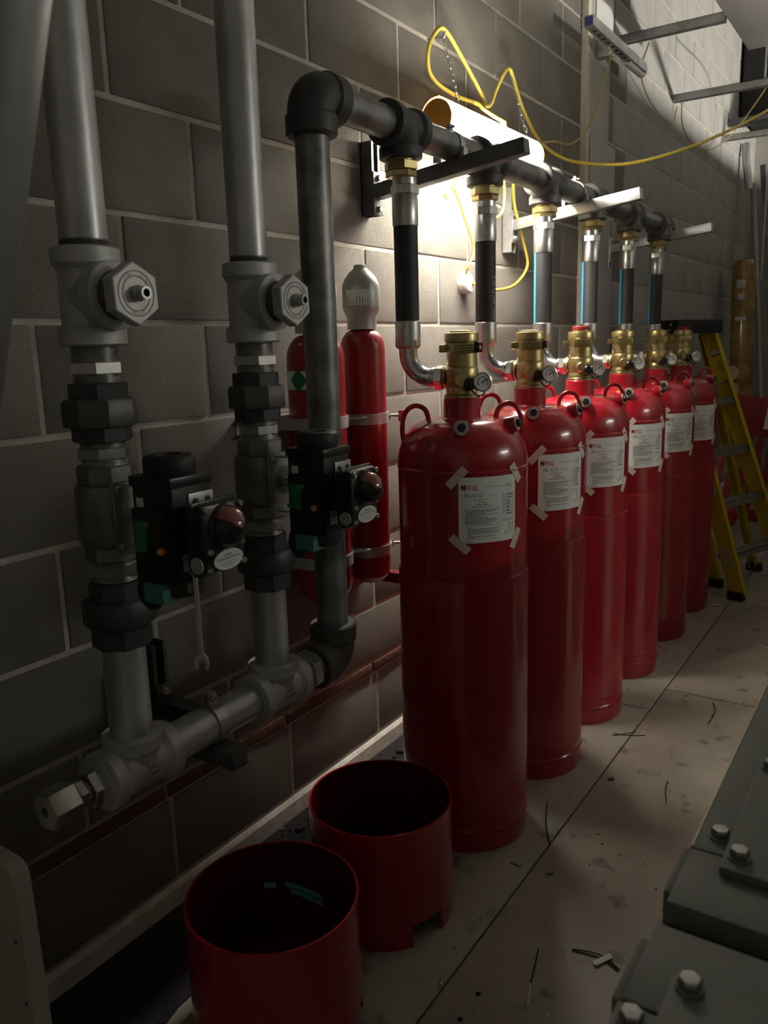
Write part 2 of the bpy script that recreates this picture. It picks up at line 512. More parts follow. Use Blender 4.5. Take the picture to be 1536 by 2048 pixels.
    for cx, cz, ang, L in ((-W / 2 - 0.004, H / 2, 0.80, 0.062), (W / 2 + 0.002, H / 2 + 0.002, -0.95, 0.055), (-W / 2 + 0.002, -H / 2 - 0.002, -0.72, 0.058), (W / 2 + 0.002, -H / 2, 1.02, 0.055)):
        t = MB(); vq, fq = [], []
        n = 6
        for i in range(n + 1):
            s_ = -L / 2 + L * i / n
            for q in (-0.0105, 0.0105):
                u = cx + s_ * math.cos(ang) - q * math.sin(ang)
                zz = cz + s_ * math.sin(ang) + q * math.cos(ang)
                vq.append(cyl_pt(u / Rp, Rp + 0.0018, zz))
        for i in range(n): fq.append((2 * i, 2 * i + 2, 2 * i + 3, 2 * i + 1))
        t.add(vq, fq, 'tape')
        tapes.append(t)
    return p, g, gl, tapes

def make_cylinder():
    root = thing('gas_cylinder', 'x', 'gas cylinder', group='large red gas cylinders in a row')
    # body
    R_ = CR
    prof = [(R_ - 0.012, 0.0), (R_ - 0.002, 0.0), (R_ - 0.001, 0.003), (R_ - 0.001, 0.052), (R_ + 0.0015, 0.056), (R_ + 0.0015, 0.062), (R_ - 0.0015, 0.066),
            (R_ - 0.0015, 0.092), (R_ + 0.001, 0.096), (R_ + 0.001, 0.101), (R_, 0.105), (R_, 0.752), (R_ - 0.001, 0.758), (R_ - 0.0055, 0.760), (R_ - 0.0045, 0.765),
            (R_ - 0.0045, 1.030), (R_ - 0.0025, 1.033), (R_ - 0.0025, 1.037), (R_ - 0.005, 1.040)]
    a0 = 1.040
    for i in range(1, 15):                      # torispherical shoulder
        t = i / 14 * PI / 2 * 0.90
        prof.append((0.052 + (R_ - 0.056) * math.cos(t) ** 0.72, a0 + 0.118 * math.sin(t)))
    body = MB().lathe(prof, 'red_paint', n=72).build('cylinder_body', root, ang=28)
    MB().lathe([(0.060, 1.140), (0.058, 1.152), (0.0495, 1.160), (0.0485, 1.208), (0.046, 1.211), (0.0, 1.211)], 'red_paint', n=40).build('neck_collar', root)
    # handles: radial arches
    for a in (0.60, 0.60 + PI):
        ci, si = math.cos(a), math.sin(a)
        def P(r, z): return (r * ci, r * si, z)
        pts = smooth_path([P(0.088, 1.140), P(0.090, 1.165), P(0.100, 1.184), P(0.120, 1.192), P(0.140, 1.184), P(0.153, 1.160), P(0.157, 1.128), P(0.154, 1.10)], 4)
        MB().tube(pts, 0.0068, 'red_paint', n=10).build('handle', root)
    # plugged bosses on the shoulder
    for a in (-1.09, 0.10, 2.2):
        p = cyl_pt(a, 0.132, 1.142); d = Vector(cyl_pt(a, 1.0, 0.22))
        mb = MB().lathe([(0.0225, -0.010), (0.0205, 0.016), (0.0195, 0.018)], 'red_paint', along(p, d), n=24)
        mb.build('plug_boss', root)
        q = MB().lathe([(0.0185, 0.0181), (0.0185, 0.0195), (0.0, 0.0195)], 'cast_grey', along(p, d), n=24)
        q.lathe([(0.0110, 0.0195), (0.0115, 0.022), (0.0115, 0.027), (0.010, 0.0285)], 'black_matt', along(p, d), n=6)
        q.build('hex_plug', root)
    # brass valve
    v = MB().lathe([(0.046, 1.211), (0.046, 1.217), (0.0405, 1.220), (0.0405, 1.232), (0.0385, 1.235), (0.0385, 1.240), (0.0425, 1.246), (0.0425, 1.284), (0.0405, 1.288),
                    (0.0395, 1.289), (0.0395, 1.291), (0.0405, 1.292), (0.0395, 1.322), (0.041, 1.324), (0.041, 1.350), (0.0435, 1.353), (0.0435, 1.370), (0.042, 1.374), (0.030, 1.376), (0.030, 1.379), (0.020, 1.381)], 'brass', n=40)
    v.lathe([(0.030, 0.036), (0.030, 0.044), (0.027, 0.047), (0.027, 0.052)], 'brass', along((0, 0, 1.262), (-1, 0, 0)), n=28)
    v.lathe([(0.017, 0.036), (0.017, 0.050), (0.015, 0.052)], 'brass', along((0, 0, 1.256), (0.45, -0.9, 0)), n=20)
    vb = v.build('valve_body', root)
    a = -0.98
    Mp = RZ(a) @ T(0.0415, 0, 1.336)
    pm = MB().box(-0.012, 0.006, -0.034, 0.026, -0.0125, 0.0125, 'brass', Mp, bev=0.0015)
    pm.build('name_block', root)
    eng = MB()
    rn = random.Random(5)
    for z in (0.0065, 0.0, -0.0065):
        y = -0.024
        while y < 0.020:
            l_ = rn.uniform(0.003, 0.009)
            eng.box(0.0058, 0.0064, y, min(y + l_, 0.022), z - 0.0013, z + 0.0013, 'brass_dark', Mp); y += l_ + 0.002
    eng.build('engraving', root.children[-1])
    MB().box(-0.058, -0.036, -0.010, 0.010, 1.326, 1.346, 'brass', RZ(0.55), bev=0.003).build('side_lug', root)
    # gauge
    gd = Vector((0.74, -0.66, 0.06)).normalized()
    gp = Vector((0.062, -0.016, 1.250))
    Mg = along(gp, gd)
    g = MB().lathe([(0.007, -0.032), (0.007, -0.004), (0.021, -0.002), (0.0235, 0.0), (0.0235, 0.012), (0.0245, 0.013), (0.0245, 0.018), (0.0215, 0.019), (0.0205, 0.0165)], 'chrome', Mg, n=36, cap1=False).build('pressure_gauge', root)
    d = MB().lathe([(0.0208, 0.0160), (0.0208, 0.0166), (0.0, 0.0166)], 'white_gauge', Mg, n=32)
    d.build('dial', g)
    nd = MB()
    ring = [(0.0135 * math.cos(t), 0.0135 * math.sin(t)) for t in [math.radians(-40 + i * 260 / 20) for i in range(21)]]
    for (x, y), (x2, y2) in zip(ring[:-1], ring[1:]):
        nd.add([(x * .9, y * .9, .0170), (x2 * .9, y2 * .9, .0170), (x2 * 1.06, y2 * 1.06, .0170), (x * 1.06, y * 1.06, .0170)], [(0, 1, 2, 3)], 'ink', Mg)
    nd.box(-0.0016, 0.0016, -0.004, 0.0125, 0.0170, 0.0175, 'ink', Mg @ RZ(-1.0))
    nd.build('needle', g)
    # safety wire and black swivel behind the gauge
    MB().lathe([(0.012, -0.004), (0.016, 0.0), (0.016, 0.014), (0.012, 0.018)], 'black_plastic', along((0.036, -0.026, 1.246), (0.5, -0.86, 0)), n=20).build('gauge_swivel', root)
    MB().tube(smooth_path([(0.034, -0.040, 1.262), (0.046, -0.045, 1.238), (0.062, -0.030, 1.217), (0.070, -0.012, 1.222), (0.060, 0.004, 1.240)], 5), 0.0022, 'black_plastic', n=8).build('safety_wire', root)
    return root

paper, printed, logo, tapes = make_label_meshes()
cyl0 = make_cylinder()
lab0 = paper.build('label', None)
printed.build('printed_text', lab0, smooth=False)
logo.build('logo', lab0, smooth=False)
for t in tapes: t.build('tape_strip', lab0)
lab0.parent = cyl0
roots = []
for i, y in enumerate(CYL_Y):
    r = cyl0 if i == 0 else dup(cyl0)
    r.location = (CX, y, 0)
    r['label'] = 'glossy red gas cylinder ' + CYL_DESC[i]
    for c in r.children:
        if c.name.startswith('label'):
            c.location = (0, 0, 0.943)
            c.rotation_euler = (0, 0, LAB_A[i])
    roots.append(r)
    if i in (2, 5):
        MB().lathe([(0.029, 1.379), (0.029, 1.390), (0.026, 1.393), (0.0, 1.393)], 'red_plastic', n=28).build('dust_cap', r)
sol = MB().box(0.030, 0.052, -0.010, 0.016, 1.324, 1.350, 'black_plastic', RZ(0.1), bev=0.002)
sol.lathe([(0.005, 0.0), (0.005, 0.002)], 'chrome', along((0.0525, -0.0, 1.337), (1, -0.05, 0)), n=12)
sol.build('switch_block', roots[0])
MB().box(0.034, 0.050, -0.010, 0.012, 1.326, 1.348, 'black_plastic', RZ(0.1), bev=0.002).build('switch_block', roots[1])

# ================================================================== HOSES
HR = 0.0312
def make_hose(stripe, printed_):
    root = thing('flexible_hose', 'x', 'hose', group='braided hoses from manifold to cylinders')
    # local: x=0 in pipe plane, z world
    MB().lathe([(0.031, 1.764), (0.031, 1.745)], 'brushed', n=28).build('hose_tail', root)
    MB().lathe(hexprof(0.0365, 1.722, 1.746), 'brushed', n=6, ph=0.3).build('swivel_nut', root)
    MB().lathe([(0.0325, 1.722), (0.0335, 1.720), (0.0335, 1.650), (0.0325, 1.646)], 'brushed', n=32).build('ferrule', root)
    MB().lathe([(HR, 1.648), (HR, 1.407)], 'rubber', n=40).build('rubber_sleeve', root)
    sl = root.children[-1]
    MB().lathe([(0.0322, 1.409), (0.0338, 1.407), (0.0338, 1.345), (0.0305, 1.341), (0.0275, 1.338)], 'brushed', n=32).build('ferrule', root)
    # bend to the cylinder valve
    rb = 0.066
    pts = [Vector((0, 0, 1.345)), Vector((0, 0, 1.330))] + arc((rb, 0, 1.327), (-1, 0, 0), (0, 0, -1), rb, 12) + [Vector((0.080, 0, 1.261))]
    MB().tube(pts, 0.0245, 'chrome', n=24).build('elbow_pipe', root)
    Mo = along((0.068, 0, 1.261), (1, 0, 0))
    MB().lathe([(0.025, -0.002), (0.0275, 0.0), (0.0275, 0.008), (0.026, 0.010)], 'chrome', Mo, n=28).build('swivel_collar', root)
    MB().lathe(hexprof(0.0325, 0.010, 0.032), 'chrome', Mo, n=6, ph=0.2).build('union_nut', root)
    if stripe:
        a0 = -2.22
        v, f = [], []
        for j in range(2):
            for i in range(5):
                v.append(cyl_pt(a0 - 0.24 + i * 0.12, HR + 0.0003, 1.408 + 0.238 * j))
        f = [(i, i + 1, i + 6, i + 5) for i in range(4)]
        MB().add(v, f, 'blue_stripe').build('stripe', sl)
    if printed_:
        v, f = text_geo('HEAT DN 51 10 7', 0.0125)
        vv = [cyl_pt(-0.30 + b / HR, HR + 0.0003, 1.415 + a * 1.35) for a, b, _ in v]
        MB().add(vv, [tuple(reversed(q)) for q in f], 'white_print').build('white_lettering', sl, smooth=False)
    return root

def brass_adaptor(z_top=1.80):
    pass

hoseA = make_hose(False, False)
hoseB = make_hose(False, True)
hoseC = make_hose(True, False)
HL = ['plain black hose to the cylinder beside the open floor guards', 'black hose with white lettering to the second cylinder', 'blue-striped black hose in front of the bright patch of wall',
      'blue-striped black hose in front of the pale wall pier', 'blue-striped black hose just past the pale wall pier', 'blue-striped black hose nearest the step ladder']
for i, y in enumerate(TEE_Y):
    h = (hoseA, hoseB, hoseC, None, None, None)[i] or dup(hoseC)
    h['label'] = HL[i]
    dx = CYL_Y[i] - y
    h.location = (XM, y + dx * 0.4, 0)
    h.rotation_euler = (0, 0, math.atan2(dx * 0.6, 0.147))

# ================================================================== PIPEWORK
PR = 0.038                                   # pipe radius
ZU, ZL = 1.880, 0.607                         # upper and lower run heights
up = thing('upper_manifold', 'overhead steel manifold pipe on brackets with a tall riser and six drop tees', 'pipework', (XM, TEE_Y[0], ZU))
def L(*p): return Vector(p)
def loc(o, parent):                           # world-space mesh under a parent placed elsewhere
    o.matrix_parent_inverse = Matrix.Translation(parent.location).inverted()
    return o
def part(mb, name, parent, **k):
    return loc(mb.build(name, parent, **k), parent)

def tee_mesh(c, run, branch, mname, half=0.072, bl=0.070):
    mb = MB()
    mb.lathe([(0.050, -half), (0.0545, -half + 0.003), (0.0545, -half + 0.026), (0.0465, -half + 0.036), (0.0465, half - 0.036), (0.0545, half - 0.026), (0.0545, half - 0.003), (0.050, half)], mname, along(c, run), n=36)
    mb.lathe([(0.046, 0.0), (0.0465, bl - 0.036), (0.0545, bl - 0.026), (0.0545, bl - 0.003), (0.050, bl)], mname, along(c, branch), n=36)
    return mb
RY_ = 1.4915                                  # riser position along the wall
part(MB().tube([(XM, RY_ + 0.05, ZU), (XM, 4.30, ZU)], PR, 'steel_old', n=32), 'manifold_pipe', up)
part(MB().tube([(XM, RY_, ZL + 0.05), (XM, RY_, ZU - 0.05)], PR, 'steel_old', n=32), 'riser_pipe', up)
def elbow(c, d1, d2, mname):
    """90 degree screwed elbow; d1, d2 point out of the two mouths"""
    c, d1, d2 = Vector(c), Vector(d1), Vector(d2)
    r = 0.040
    cc = c + (d1 + d2) * r
    pts = [c + d1 * 0.075] + [c + d1 * 0.05] + arc(cc, -d2, -d1, r, 10) + [c + d2 * 0.05, c + d2 * 0.075]
    mb = MB().tube(pts, 0.0515, mname, n=32)
    for d in (d1, d2):
        mb.lathe([(0.0515, 0.040), (0.0565, 0.046), (0.0565, 0.082), (0.053, 0.086)], mname, along(c, d), n=36)
    return mb
part(elbow((XM, RY_, ZU), (0, 0, -1), (0, 1, 0), 'cast_black'), 'elbow', up)
part(elbow((XM, RY_, ZL), (0, 0, 1), (0, -1, 0), 'cast_dark'), 'elbow', up)
for i, y in enumerate(TEE_Y):
    part(tee_mesh((XM, y, ZU), (0, 1, 0), (0, 0, -1), 'cast_black' if i < 2 else 'cast_dark', bl=0.076), 'tee', up)
    b = MB().lathe([(0.034, 1.79), (0.036, 1.815)], 'brass', T(XM, y, 0), n=28)
    b.lathe(hexprof(0.0435, 1.778, 1.800), 'brass', T(XM, y, 0), n=6, ph=0.25)
    b.lathe(hexprof(0.0395, 1.762, 1.778), 'brass', T(XM, y, 0), n=6, ph=0.5)
    part(b, 'brass_adaptor', up)
part(MB().lathe([(PR, 0), (0.046, 0.002), (0.046, 0.03), (0.03, 0.036)], 'cast_dark', along((XM, 4.30, ZU), (0, 1, 0)), n=28), 'end_cap', up)

lo = thing('lower_manifold', 'low horizontal grey pipe run with two upright tees and a capped end', 'pipework', (XM, 0.70, ZL))
Y1, Y2 = 0.880, 1.268
part(MB().tube([(XM, 0.80, ZL), (XM, RY_ - 0.11, ZL)], PR, 'galv_pipe', n=32), 'pipe', lo)
for y in (Y1, Y2): part(tee_mesh((XM, y, ZL), (0, 1, 0), (0, 0, 1), 'cast_grey', half=0.078, bl=0.066), 'tee', lo)
part(MB().lathe(thread(0.0385, -0.16, -0.075), 'nickel', along((XM, RY_, ZL), (0, 1, 0)), n=28), 'nipple', lo)
part(MB().lathe(hexprof(0.050, -0.128, -0.100), 'nickel', along((XM, RY_, ZL), (0, 1, 0)), n=6, ph=0.4), 'nipple_hex', lo)
Me = along((XM, Y1 - 0.078, ZL), (0, -1, 0))
part(MB().lathe([(0.044, -0.01), (0.044, 0.006), (0.030, 0.008)] + thread(0.030, 0.009, 0.020), 'cast_grey', Me, n=28), 'reducer', lo)
part(MB().lathe(hexprof(0.035, 0.012, 0.030), 'nickel', Me, n=6, ph=0.2), 'reducer_hex', lo)
part(MB().lathe(thread(0.020, 0.028, 0.052), 'nickel', Me, n=24), 'nipple', lo)
part(MB().lathe(hexprof(0.0265, 0.036, 0.054), 'nickel', Me, n=6, ph=0.35), 'nipple_hex', lo)
part(MB().lathe([(0.021, 0.052), (0.033, 0.056), (0.036, 0.060), (0.036, 0.104), (0.034, 0.108), (0.010, 0.108), (0.010, 0.098), (0.0, 0.098)], 'nickel', Me, n=6, ph=0.12, ), 'end_plug', lo)
for ty in (Y1, Y2):
    mk = MB()
    for row, (t_, ph) in enumerate((('A351', 0.02), ('CF8M', -0.26))):
        v, f = text_geo(t_, 0.0125, 'CENTER')
        mk.add([(XM + 0.0469 * math.cos(ph + b / 0.0465), ty + 0.004 + a, ZL + 0.0469 * math.sin(ph + b / 0.0465)) for a, b, _ in v], f, 'ink')
    part(mk, 'cast_lettering', lo, smooth=False)
# clamp on the low run, standing on a small wall arm
clampy = 1.075
cl = MB()
for sgn in (1, -1):
    cl.tube([Vector((XM, clampy, ZL)) + Vector((math.cos(t) * sgn, 0, math.sin(t))) * 0.0405 for t in [(-PI / 2 + i * PI / 12) for i in range(13)]], 0.001, 'galv', n=4)
v, f = [], []
for i in range(33):
    t = -PI / 2 + 2 * PI * i / 32
    for r, dy in ((0.0385, -0.014), (0.0425, -0.014), (0.0425, 0.014), (0.0385, 0.014)): v.append((XM + r * math.cos(t), clampy + dy, ZL + r * math.sin(t)))
for i in range(32):
    for k in range(4): f.append((4 * i + k, 4 * i + (k + 1) % 4, 4 * i + 4 + (k + 1) % 4, 4 * i + 4 + k))
cl = MB().add(v, f, 'nickel')
for s_ in (-0.006, 0.006): cl.box(XM + s_ - 0.0014, XM + s_ + 0.0014, clampy - 0.010, clampy + 0.010, ZL + 0.038, ZL + 0.066, 'galv')
cl.lathe([(0.0035, -0.022), (0.0035, 0.024)], 'nickel', along((XM, clampy, ZL + 0.056), (1, 0, 0)), n=12)
cl.lathe(hexprof(0.0085, 0.008, 0.016, 0.001), 'nickel', along((XM, clampy, ZL + 0.056), (1, 0, 0)), n=6)
part(cl, 'pipe_clamp', lo)

def wall_arm(y, z_arm, length, z0, z1, dark, label, name='wall_bracket', end=None, tilt=0.0):
    r = thing(name, label, 'bracket', (0, y, z_arm), group='strut brackets under the pipework')
    m_ = 'strut_dark' if dark else 'strut'
    up_ = MB()
    # open-fronted upright channel on the wall
    for a, b in ((-0.0205, -0.018), (0.018, 0.0205)): up_.box(0.0, 0.041, y + a, y + b, z0, z1, m_)
    up_.box(0.0, 0.003, y - 0.0205, y + 0.0205, z0, z1, m_)
    for a, b in ((-0.018, -0.011), (0.011, 0.018)): up_.box(0.0385, 0.041, y + a, y + b, z0, z1, m_)
    part(up_, 'upright_channel', r)
    arm = MB()
    Ma = T(0.046, y, z_arm) @ RY(-tilt)
    arm.box(0.0, length - 0.046, -0.0205, 0.0205, -0.0205, 0.0205, m_, Ma, bev=0.0022)
    part(arm, 'arm', r)
    part(MB().box(0.041, 0.047, y - 0.022, y + 0.022, z_arm - 0.065, z_arm + 0.055, m_, bev=0.001), 'base_plate', r)
    for dz in (-0.048, 0.038):
        bo = MB().lathe([(0.011, 0.0), (0.011, 0.002)], 'galv', along((0.047, y, z_arm + dz), (1, 0, 0)), n=20)
        bo.lathe(hexprof(0.0095, 0.002, 0.010, 0.001), 'galv', along((0.047, y, z_arm + dz), (1, 0, 0)), n=6)
        part(bo, 'bolt', r)
    if end:
        part(MB().box(length - 0.046, length - 0.0445, -0.0185, 0.0185, -0.0185, 0.0185, end, Ma), 'end_face', r)
    return r
wall_arm(2.110, 1.790, 0.520, 1.725, 1.930, True, 'dark grey strut bracket under the manifold beside the riser pipe', end='strut_dark', tilt=0.125)
wall_arm(3.07, 1.790, 0.540, 1.690, 1.930, False, 'bright strut bracket under the middle of the manifold, by the site lamp', tilt=0.125)
wall_arm(4.24, 1.790, 0.532, 1.700, 1.930, False, 'bright strut bracket under the manifold past the pale wall pier', tilt=0.125)
br = wall_arm(clampy, ZL - 0.060, 0.365, 0.44, 0.66, True, 'short dark bracket holding the low pipe clamp')
wall_arm(1.165, ZL - 0.058, 0.20, 0.49, 0.70, True, 'dark wall channel bracket behind the low run between its tees')
# manifold clamps (thin straps over the pipe at each bracket)
for y in (2.110, 3.07, 4.24):
    v, f = [], []
    for i in range(25):
        t = -0.25 + (PI + 0.5) * i / 24
        for r, dy in ((PR + 0.0005, -0.012), (PR + 0.003, -0.012), (PR + 0.003, 0.012), (PR + 0.0005, 0.012)): v.append((XM + r * math.cos(t), y + dy, ZU + r * math.sin(t)))
    for i in range(24):
        for k in range(4): f.append((4 * i + k, 4 * i + (k + 1) % 4, 4 * i + 4 + (k + 1) % 4, 4 * i + 4 + k))
    cl = MB().add(v, f, 'galv')
    for s_ in (-1, 1): cl.box(XM + s_ * 0.042 - 0.006, XM + s_ * 0.042 + 0.006, y - 0.012, y + 0.012, ZU - 0.039, ZU - 0.008, 'galv')
    cl.box(XM - 0.004, XM + 0.004, y - 0.010, y + 0.010, ZU + 0.038, ZU + 0.058, 'galv')
    cl.lathe([(0.004, -0.014), (0.004, 0.014)], 'galv', along((XM, y, ZU + 0.050), (1, 0, 0)), n=10)
    part(cl, 'pipe_clamp', up)

# ---------------------------------------------------------------- valve stacks
def make_stack():
    r = thing('valve_stack', 'x', 'pipework', (XM, 0, ZL + 0.05), group='upright selector valve stacks')
    z0r = ZL + 0.05
    def P(mb, name, parent=None, **k):
        o = mb.build(name, parent or r, **k)
        if parent is None: o.matrix_parent_inverse = Matrix.Identity(4)
        return o
    A = T(0, 0, -z0r)
    def lat(prof, m_, n=32, ph=0.0): return MB().lathe(prof, m_, A, n=n, ph=ph)
    P(lat([(PR, 0.650), (PR, 0.850)], 'galv_pipe'), 'lower_pipe')
    P(lat(hexprof(0.0515, 0.843, 0.885), 'cast_black', 8, 0.2), 'union_end')
    P(lat([(0.052, 0.878), (0.060, 0.882), (0.063, 0.886), (0.063, 0.925), (0.058, 0.931), (0.050, 0.931)], 'cast_black', 8, 0.1), 'union_nut')
    P(lat(hexprof(0.049, 0.925, 0.962), 'cast_black', 8, 0.35), 'union_end')
    P(lat(thread(0.0385, 0.955, 1.010), 'nickel'), 'nipple')
    P(lat(hexprof(0.045, 0.972, 0.992), 'nickel', 6, 0.2), 'nipple_hex')
    P(lat(hexprof(0.0485, 1.000, 1.040, 0.003), 'valve_body', 8, 0.3), 'valve_end')
    b = lat([(0.044, 1.024), (0.052, 1.030), (0.0555, 1.042), (0.0555, 1.122), (0.053, 1.132), (0.045, 1.136)], 'valve_body', 36)
    b.lathe([(0.034, 0.030), (0.034, 0.060), (0.030, 0.064)], 'valve_body', A @ along((0, 0, 1.083), (1, 0, 0)), n=24)
    b.box(0.046, 0.060, -0.032, 0.032, 1.052, 1.114, 'valve_body', A, bev=0.004)
    P(b, 'ball_valve_body')
    P(lat(hexprof(0.0485, 1.128, 1.166, 0.003), 'valve_body', 8, 0.3), 'valve_end')
    P(lat(thread(0.0385, 1.160, 1.212), 'nickel'), 'nipple')
    P(lat(hexprof(0.045, 1.176, 1.196), 'nickel', 6, 0.2), 'nipple_hex')
    P(lat(hexprof(0.049, 1.205, 1.238), 'cast_black', 8, 0.2), 'union_end')
    P(lat([(0.052, 1.229), (0.060, 1.231), (0.062, 1.235), (0.062, 1.270), (0.058, 1.276), (0.050, 1.276)], 'cast_dark', 8, 0.35), 'union_nut')
    P(lat(hexprof(0.048, 1.268, 1.302), 'cast_black', 8, 0.1), 'union_end')
    P(lat(thread(0.0385, 1.298, 1.368), 'nickel'), 'nipple')
    P(lat(hexprof(0.045, 1.316, 1.337), 'nickel', 6, 0.4), 'nipple_hex')
    tz = 1.440
    tb = tee_mesh((0, 0, tz - z0r), (0, 0, 1), (1, 0, 0), 'cast_grey', half=0.078, bl=0.072)
    P(tb, 'tee')
    Mb = A @ along((0, 0, tz), (1, 0, 0))
    P(MB().lathe([(0.040, 0.066), (0.0385, 0.092)], 'cast_dark', Mb, n=32), 'bush_neck')
    hx = MB().lathe([(0.047, 0.092), (0.0495, 0.094), (0.0495, 0.114), (0.047, 0.116)], 'bush_steel', Mb, n=6, ph=PI / 6 + 0.05)
    hb = P(hx, 'hex_bush')
    gr = MB()
    for rr in (0.0345, 0.0265):
        gr.lathe([(rr - 0.0006, 0.1161), (rr - 0.0006, 0.1164), (rr + 0.0006, 0.1164), (rr + 0.0006, 0.1161)], 'ink', Mb, n=40, cap0=False, cap1=False)
    for s_, a0 in (('PVN', 2.3), ('1.408', 1.15), ('A7380', 5.1)):
        for q, ch in enumerate(s_):
            v, f = text_geo(ch, 0.0075, 'CENTER')
            gr.add([(x, y + 0.0275, 0.1165) for x, y, _ in v], f, 'ink_grey', Mb @ RZ(a0 - PI / 2 - q * 0.19))
    P(gr, 'face_marks', hb, smooth=False)
    st = MB().lathe([(0.0125, 0.115), (0.0125, 0.125), (0.0100, 0.127), (0.0100, 0.140), (0.0065, 0.140), (0.0065, 0.124)], 'nickel', Mb, n=24, cap1=False)
    st.lathe([(0.0064, 0.127), (0.0, 0.127)], 'gap_dark', Mb, n=16, cap0=False, cap1=False)
    P(st, 'spout', hb)
    P(lat(thread(0.0382, 1.512, 1.530), 'cast_dark'), 'pipe_thread')
    P(lat([(PR, 1.528), (PR, 3.3)], 'galv_pipe', 36), 'discharge_pipe')
    return r

st1 = make_stack()
st1.location = (XM, Y1, ZL + 0.05)
st1['label'] = 'grey upright pipe stack with unions, ball valve and hexagon outlet, by the sloping pipe'
st2 = dup(st1)
st2.location = (XM, Y2, ZL + 0.05)
st2['label'] = 'grey upright pipe stack with unions and ball valve, next to the tall riser pipe'

# ---------------------------------------------------------------- actuators
DOME_A = 0.95
def make_actuator():
    """local origin: valve stem axis at the pipe centre, x outwards"""
    r = thing('valve_actuator', 'x', 'actuator', group='black actuators on the valve stacks')
    def P(mb, name, parent=None, **k): return mb.build(name, parent or r, **k)
    yc = -0.010
    # mounting bracket
    b = MB().box(0.060, 0.064, yc - 0.036, yc + 0.036, -0.062, 0.062, 'galv', bev=0.001)
    for z in (-0.058, 0.054): b.box(0.064, 0.118, yc - 0.020, yc + 0.020, z, z + 0.004, 'galv')
    b.lathe([(0.010, 0.060), (0.010, 0.118)], 'nickel', along((0, 0, 0), (1, 0, 0)), n=16)
    for z in (-0.048, 0.048):
        b.lathe(hexprof(0.008, 0.0, 0.007, 0.001), 'nickel', along((0.064, yc - 0.026, z), (1, 0, 0)), n=6)
    P(b, 'mounting_bracket')
    # body
    x0, x1 = 0.118, 0.208
    body = MB().box(x0, x1, yc - 0.042, yc + 0.040, -0.092, 0.078, 'black_plastic', bev=0.004)
    body.box(x0 - 0.003, x1 + 0.003, yc - 0.045, yc + 0.043, 0.062, 0.079, 'black_plastic', bev=0.003)
    body.box(x0 + 0.006, x1 - 0.006, yc - 0.052, yc - 0.036, -0.088, 0.030, 'black_plastic', bev=0.004)
    bo = P(body, 'actuator_body')
    P(MB().lathe([(0.039, 0.078), (0.041, 0.082), (0.041, 0.102), (0.039, 0.106), (0.034, 0.109), (0.020, 0.109), (0.019, 0.106), (0.0, 0.106)], 'black_matt', T(0.162, yc, 0), n=36), 'top_cap')
    lw = MB().lathe([(0.030, -0.118), (0.036, -0.114), (0.038, -0.104), (0.038, -0.090)], 'black_matt', T(0.166, yc, 0), n=32)
    P(lw, 'bottom_cap')
    gl = MB().box(x0 + 0.012, x0 + 0.038, yc - 0.0535, yc - 0.051, -0.040, 0.010, 'green_label', bev=0.0006)
    P(gl, 'green_label', bo, label='dark green rating plate')
    wl = MB().box(x0 + 0.010, x0 + 0.026, yc - 0.0435, yc - 0.041, 0.026, 0.044, 'white_gauge', bev=0.0008)
    wl.box(x0 + 0.010, x0 + 0.016, yc - 0.0435, yc - 0.041, -0.010, 0.026, 'white_gauge')
    P(wl, 'sticker', bo)
    for x, z in ((x0 + 0.043, 0.006), (x0 + 0.008, -0.034)):
        P(MB().lathe([(0.0045, 0), (0.0045, 0.003), (0.002, 0.003), (0.002, 0.001)], 'nickel', along((x, yc - 0.052, z), (0, -1, 0)), n=12), 'screw', bo)
    P(MB().lathe([(0.006, 0.0), (0.006, 0.006), (0.004, 0.008)], 'orange_plug', along((x0 + 0.072, yc - 0.052, -0.034), (0, -1, 0)), n=10), 'orange_plug', bo)
    P(MB().box(x0 + 0.016, x0 + 0.062, yc - 0.050, yc - 0.008, -0.124, -0.090, 'teal', bev=0.003), 'connector_block', bo, label='dull teal connector block')
    P(MB().tube(smooth_path([(x0 + 0.004, yc - 0.03, -0.085), (x0 - 0.002, yc - 0.035, -0.115), (x0 + 0.012, yc - 0.03, -0.135), (x0 + 0.02, yc - 0.02, -0.128)], 4), 0.010, 'black_matt', n=10), 'cable_gland', bo)
    # steel bracket carrying the limit switch
    sb = MB().box(x1, x1 + 0.003, yc - 0.030, yc + 0.030, -0.070, -0.043, 'galv', bev=0.001)
    sb.box(x1, x1 + 0.028, yc - 0.026, yc + 0.026, -0.046, -0.043, 'galv')
    P(sb, 'switch_bracket')
    sb = MB().box(x1, x1 + 0.003, yc - 0.010, yc + 0.042, 0.018, 0.050, 'galv', bev=0.001)
    sb.box(x1, x1 + 0.028, yc - 0.006, yc + 0.036, 0.018, 0.021, 'galv')
    for y in (0.003, 0.029): sb.lathe([(0.0052, 0.003), (0.0052, 0.005)], 'black_matt', along((x1, yc + y, 0.037), (1, 0, 0)), n=12)
    P(sb, 'switch_bracket')
    P(MB().lathe([(0.024, x1), (0.024, x1 + 0.030)], 'black_plastic', along((0, yc, -0.008), (1, 0, 0)), n=24), 'drive_hub')
    # limit switch: plump black housing with a striped dome
    ls = MB().box(x1 + 0.026, x1 + 0.066, yc - 0.045, yc + 0.043, -0.066, 0.042, 'black_plastic', bev=0.010)
    ls.box(x1 + 0.042, x1 + 0.048, yc - 0.048, yc + 0.046, -0.069, 0.045, 'black_plastic', bev=0.0025)
    ls.lathe([(0.036, 0.060), (0.036, 0.068), (0.033, 0.071)], 'black_plastic', along((x1, yc + 0.002, 0.004), (1, 0, 0)), n=32)
    lo_ = P(ls, 'limit_switch')
    dm = MB()
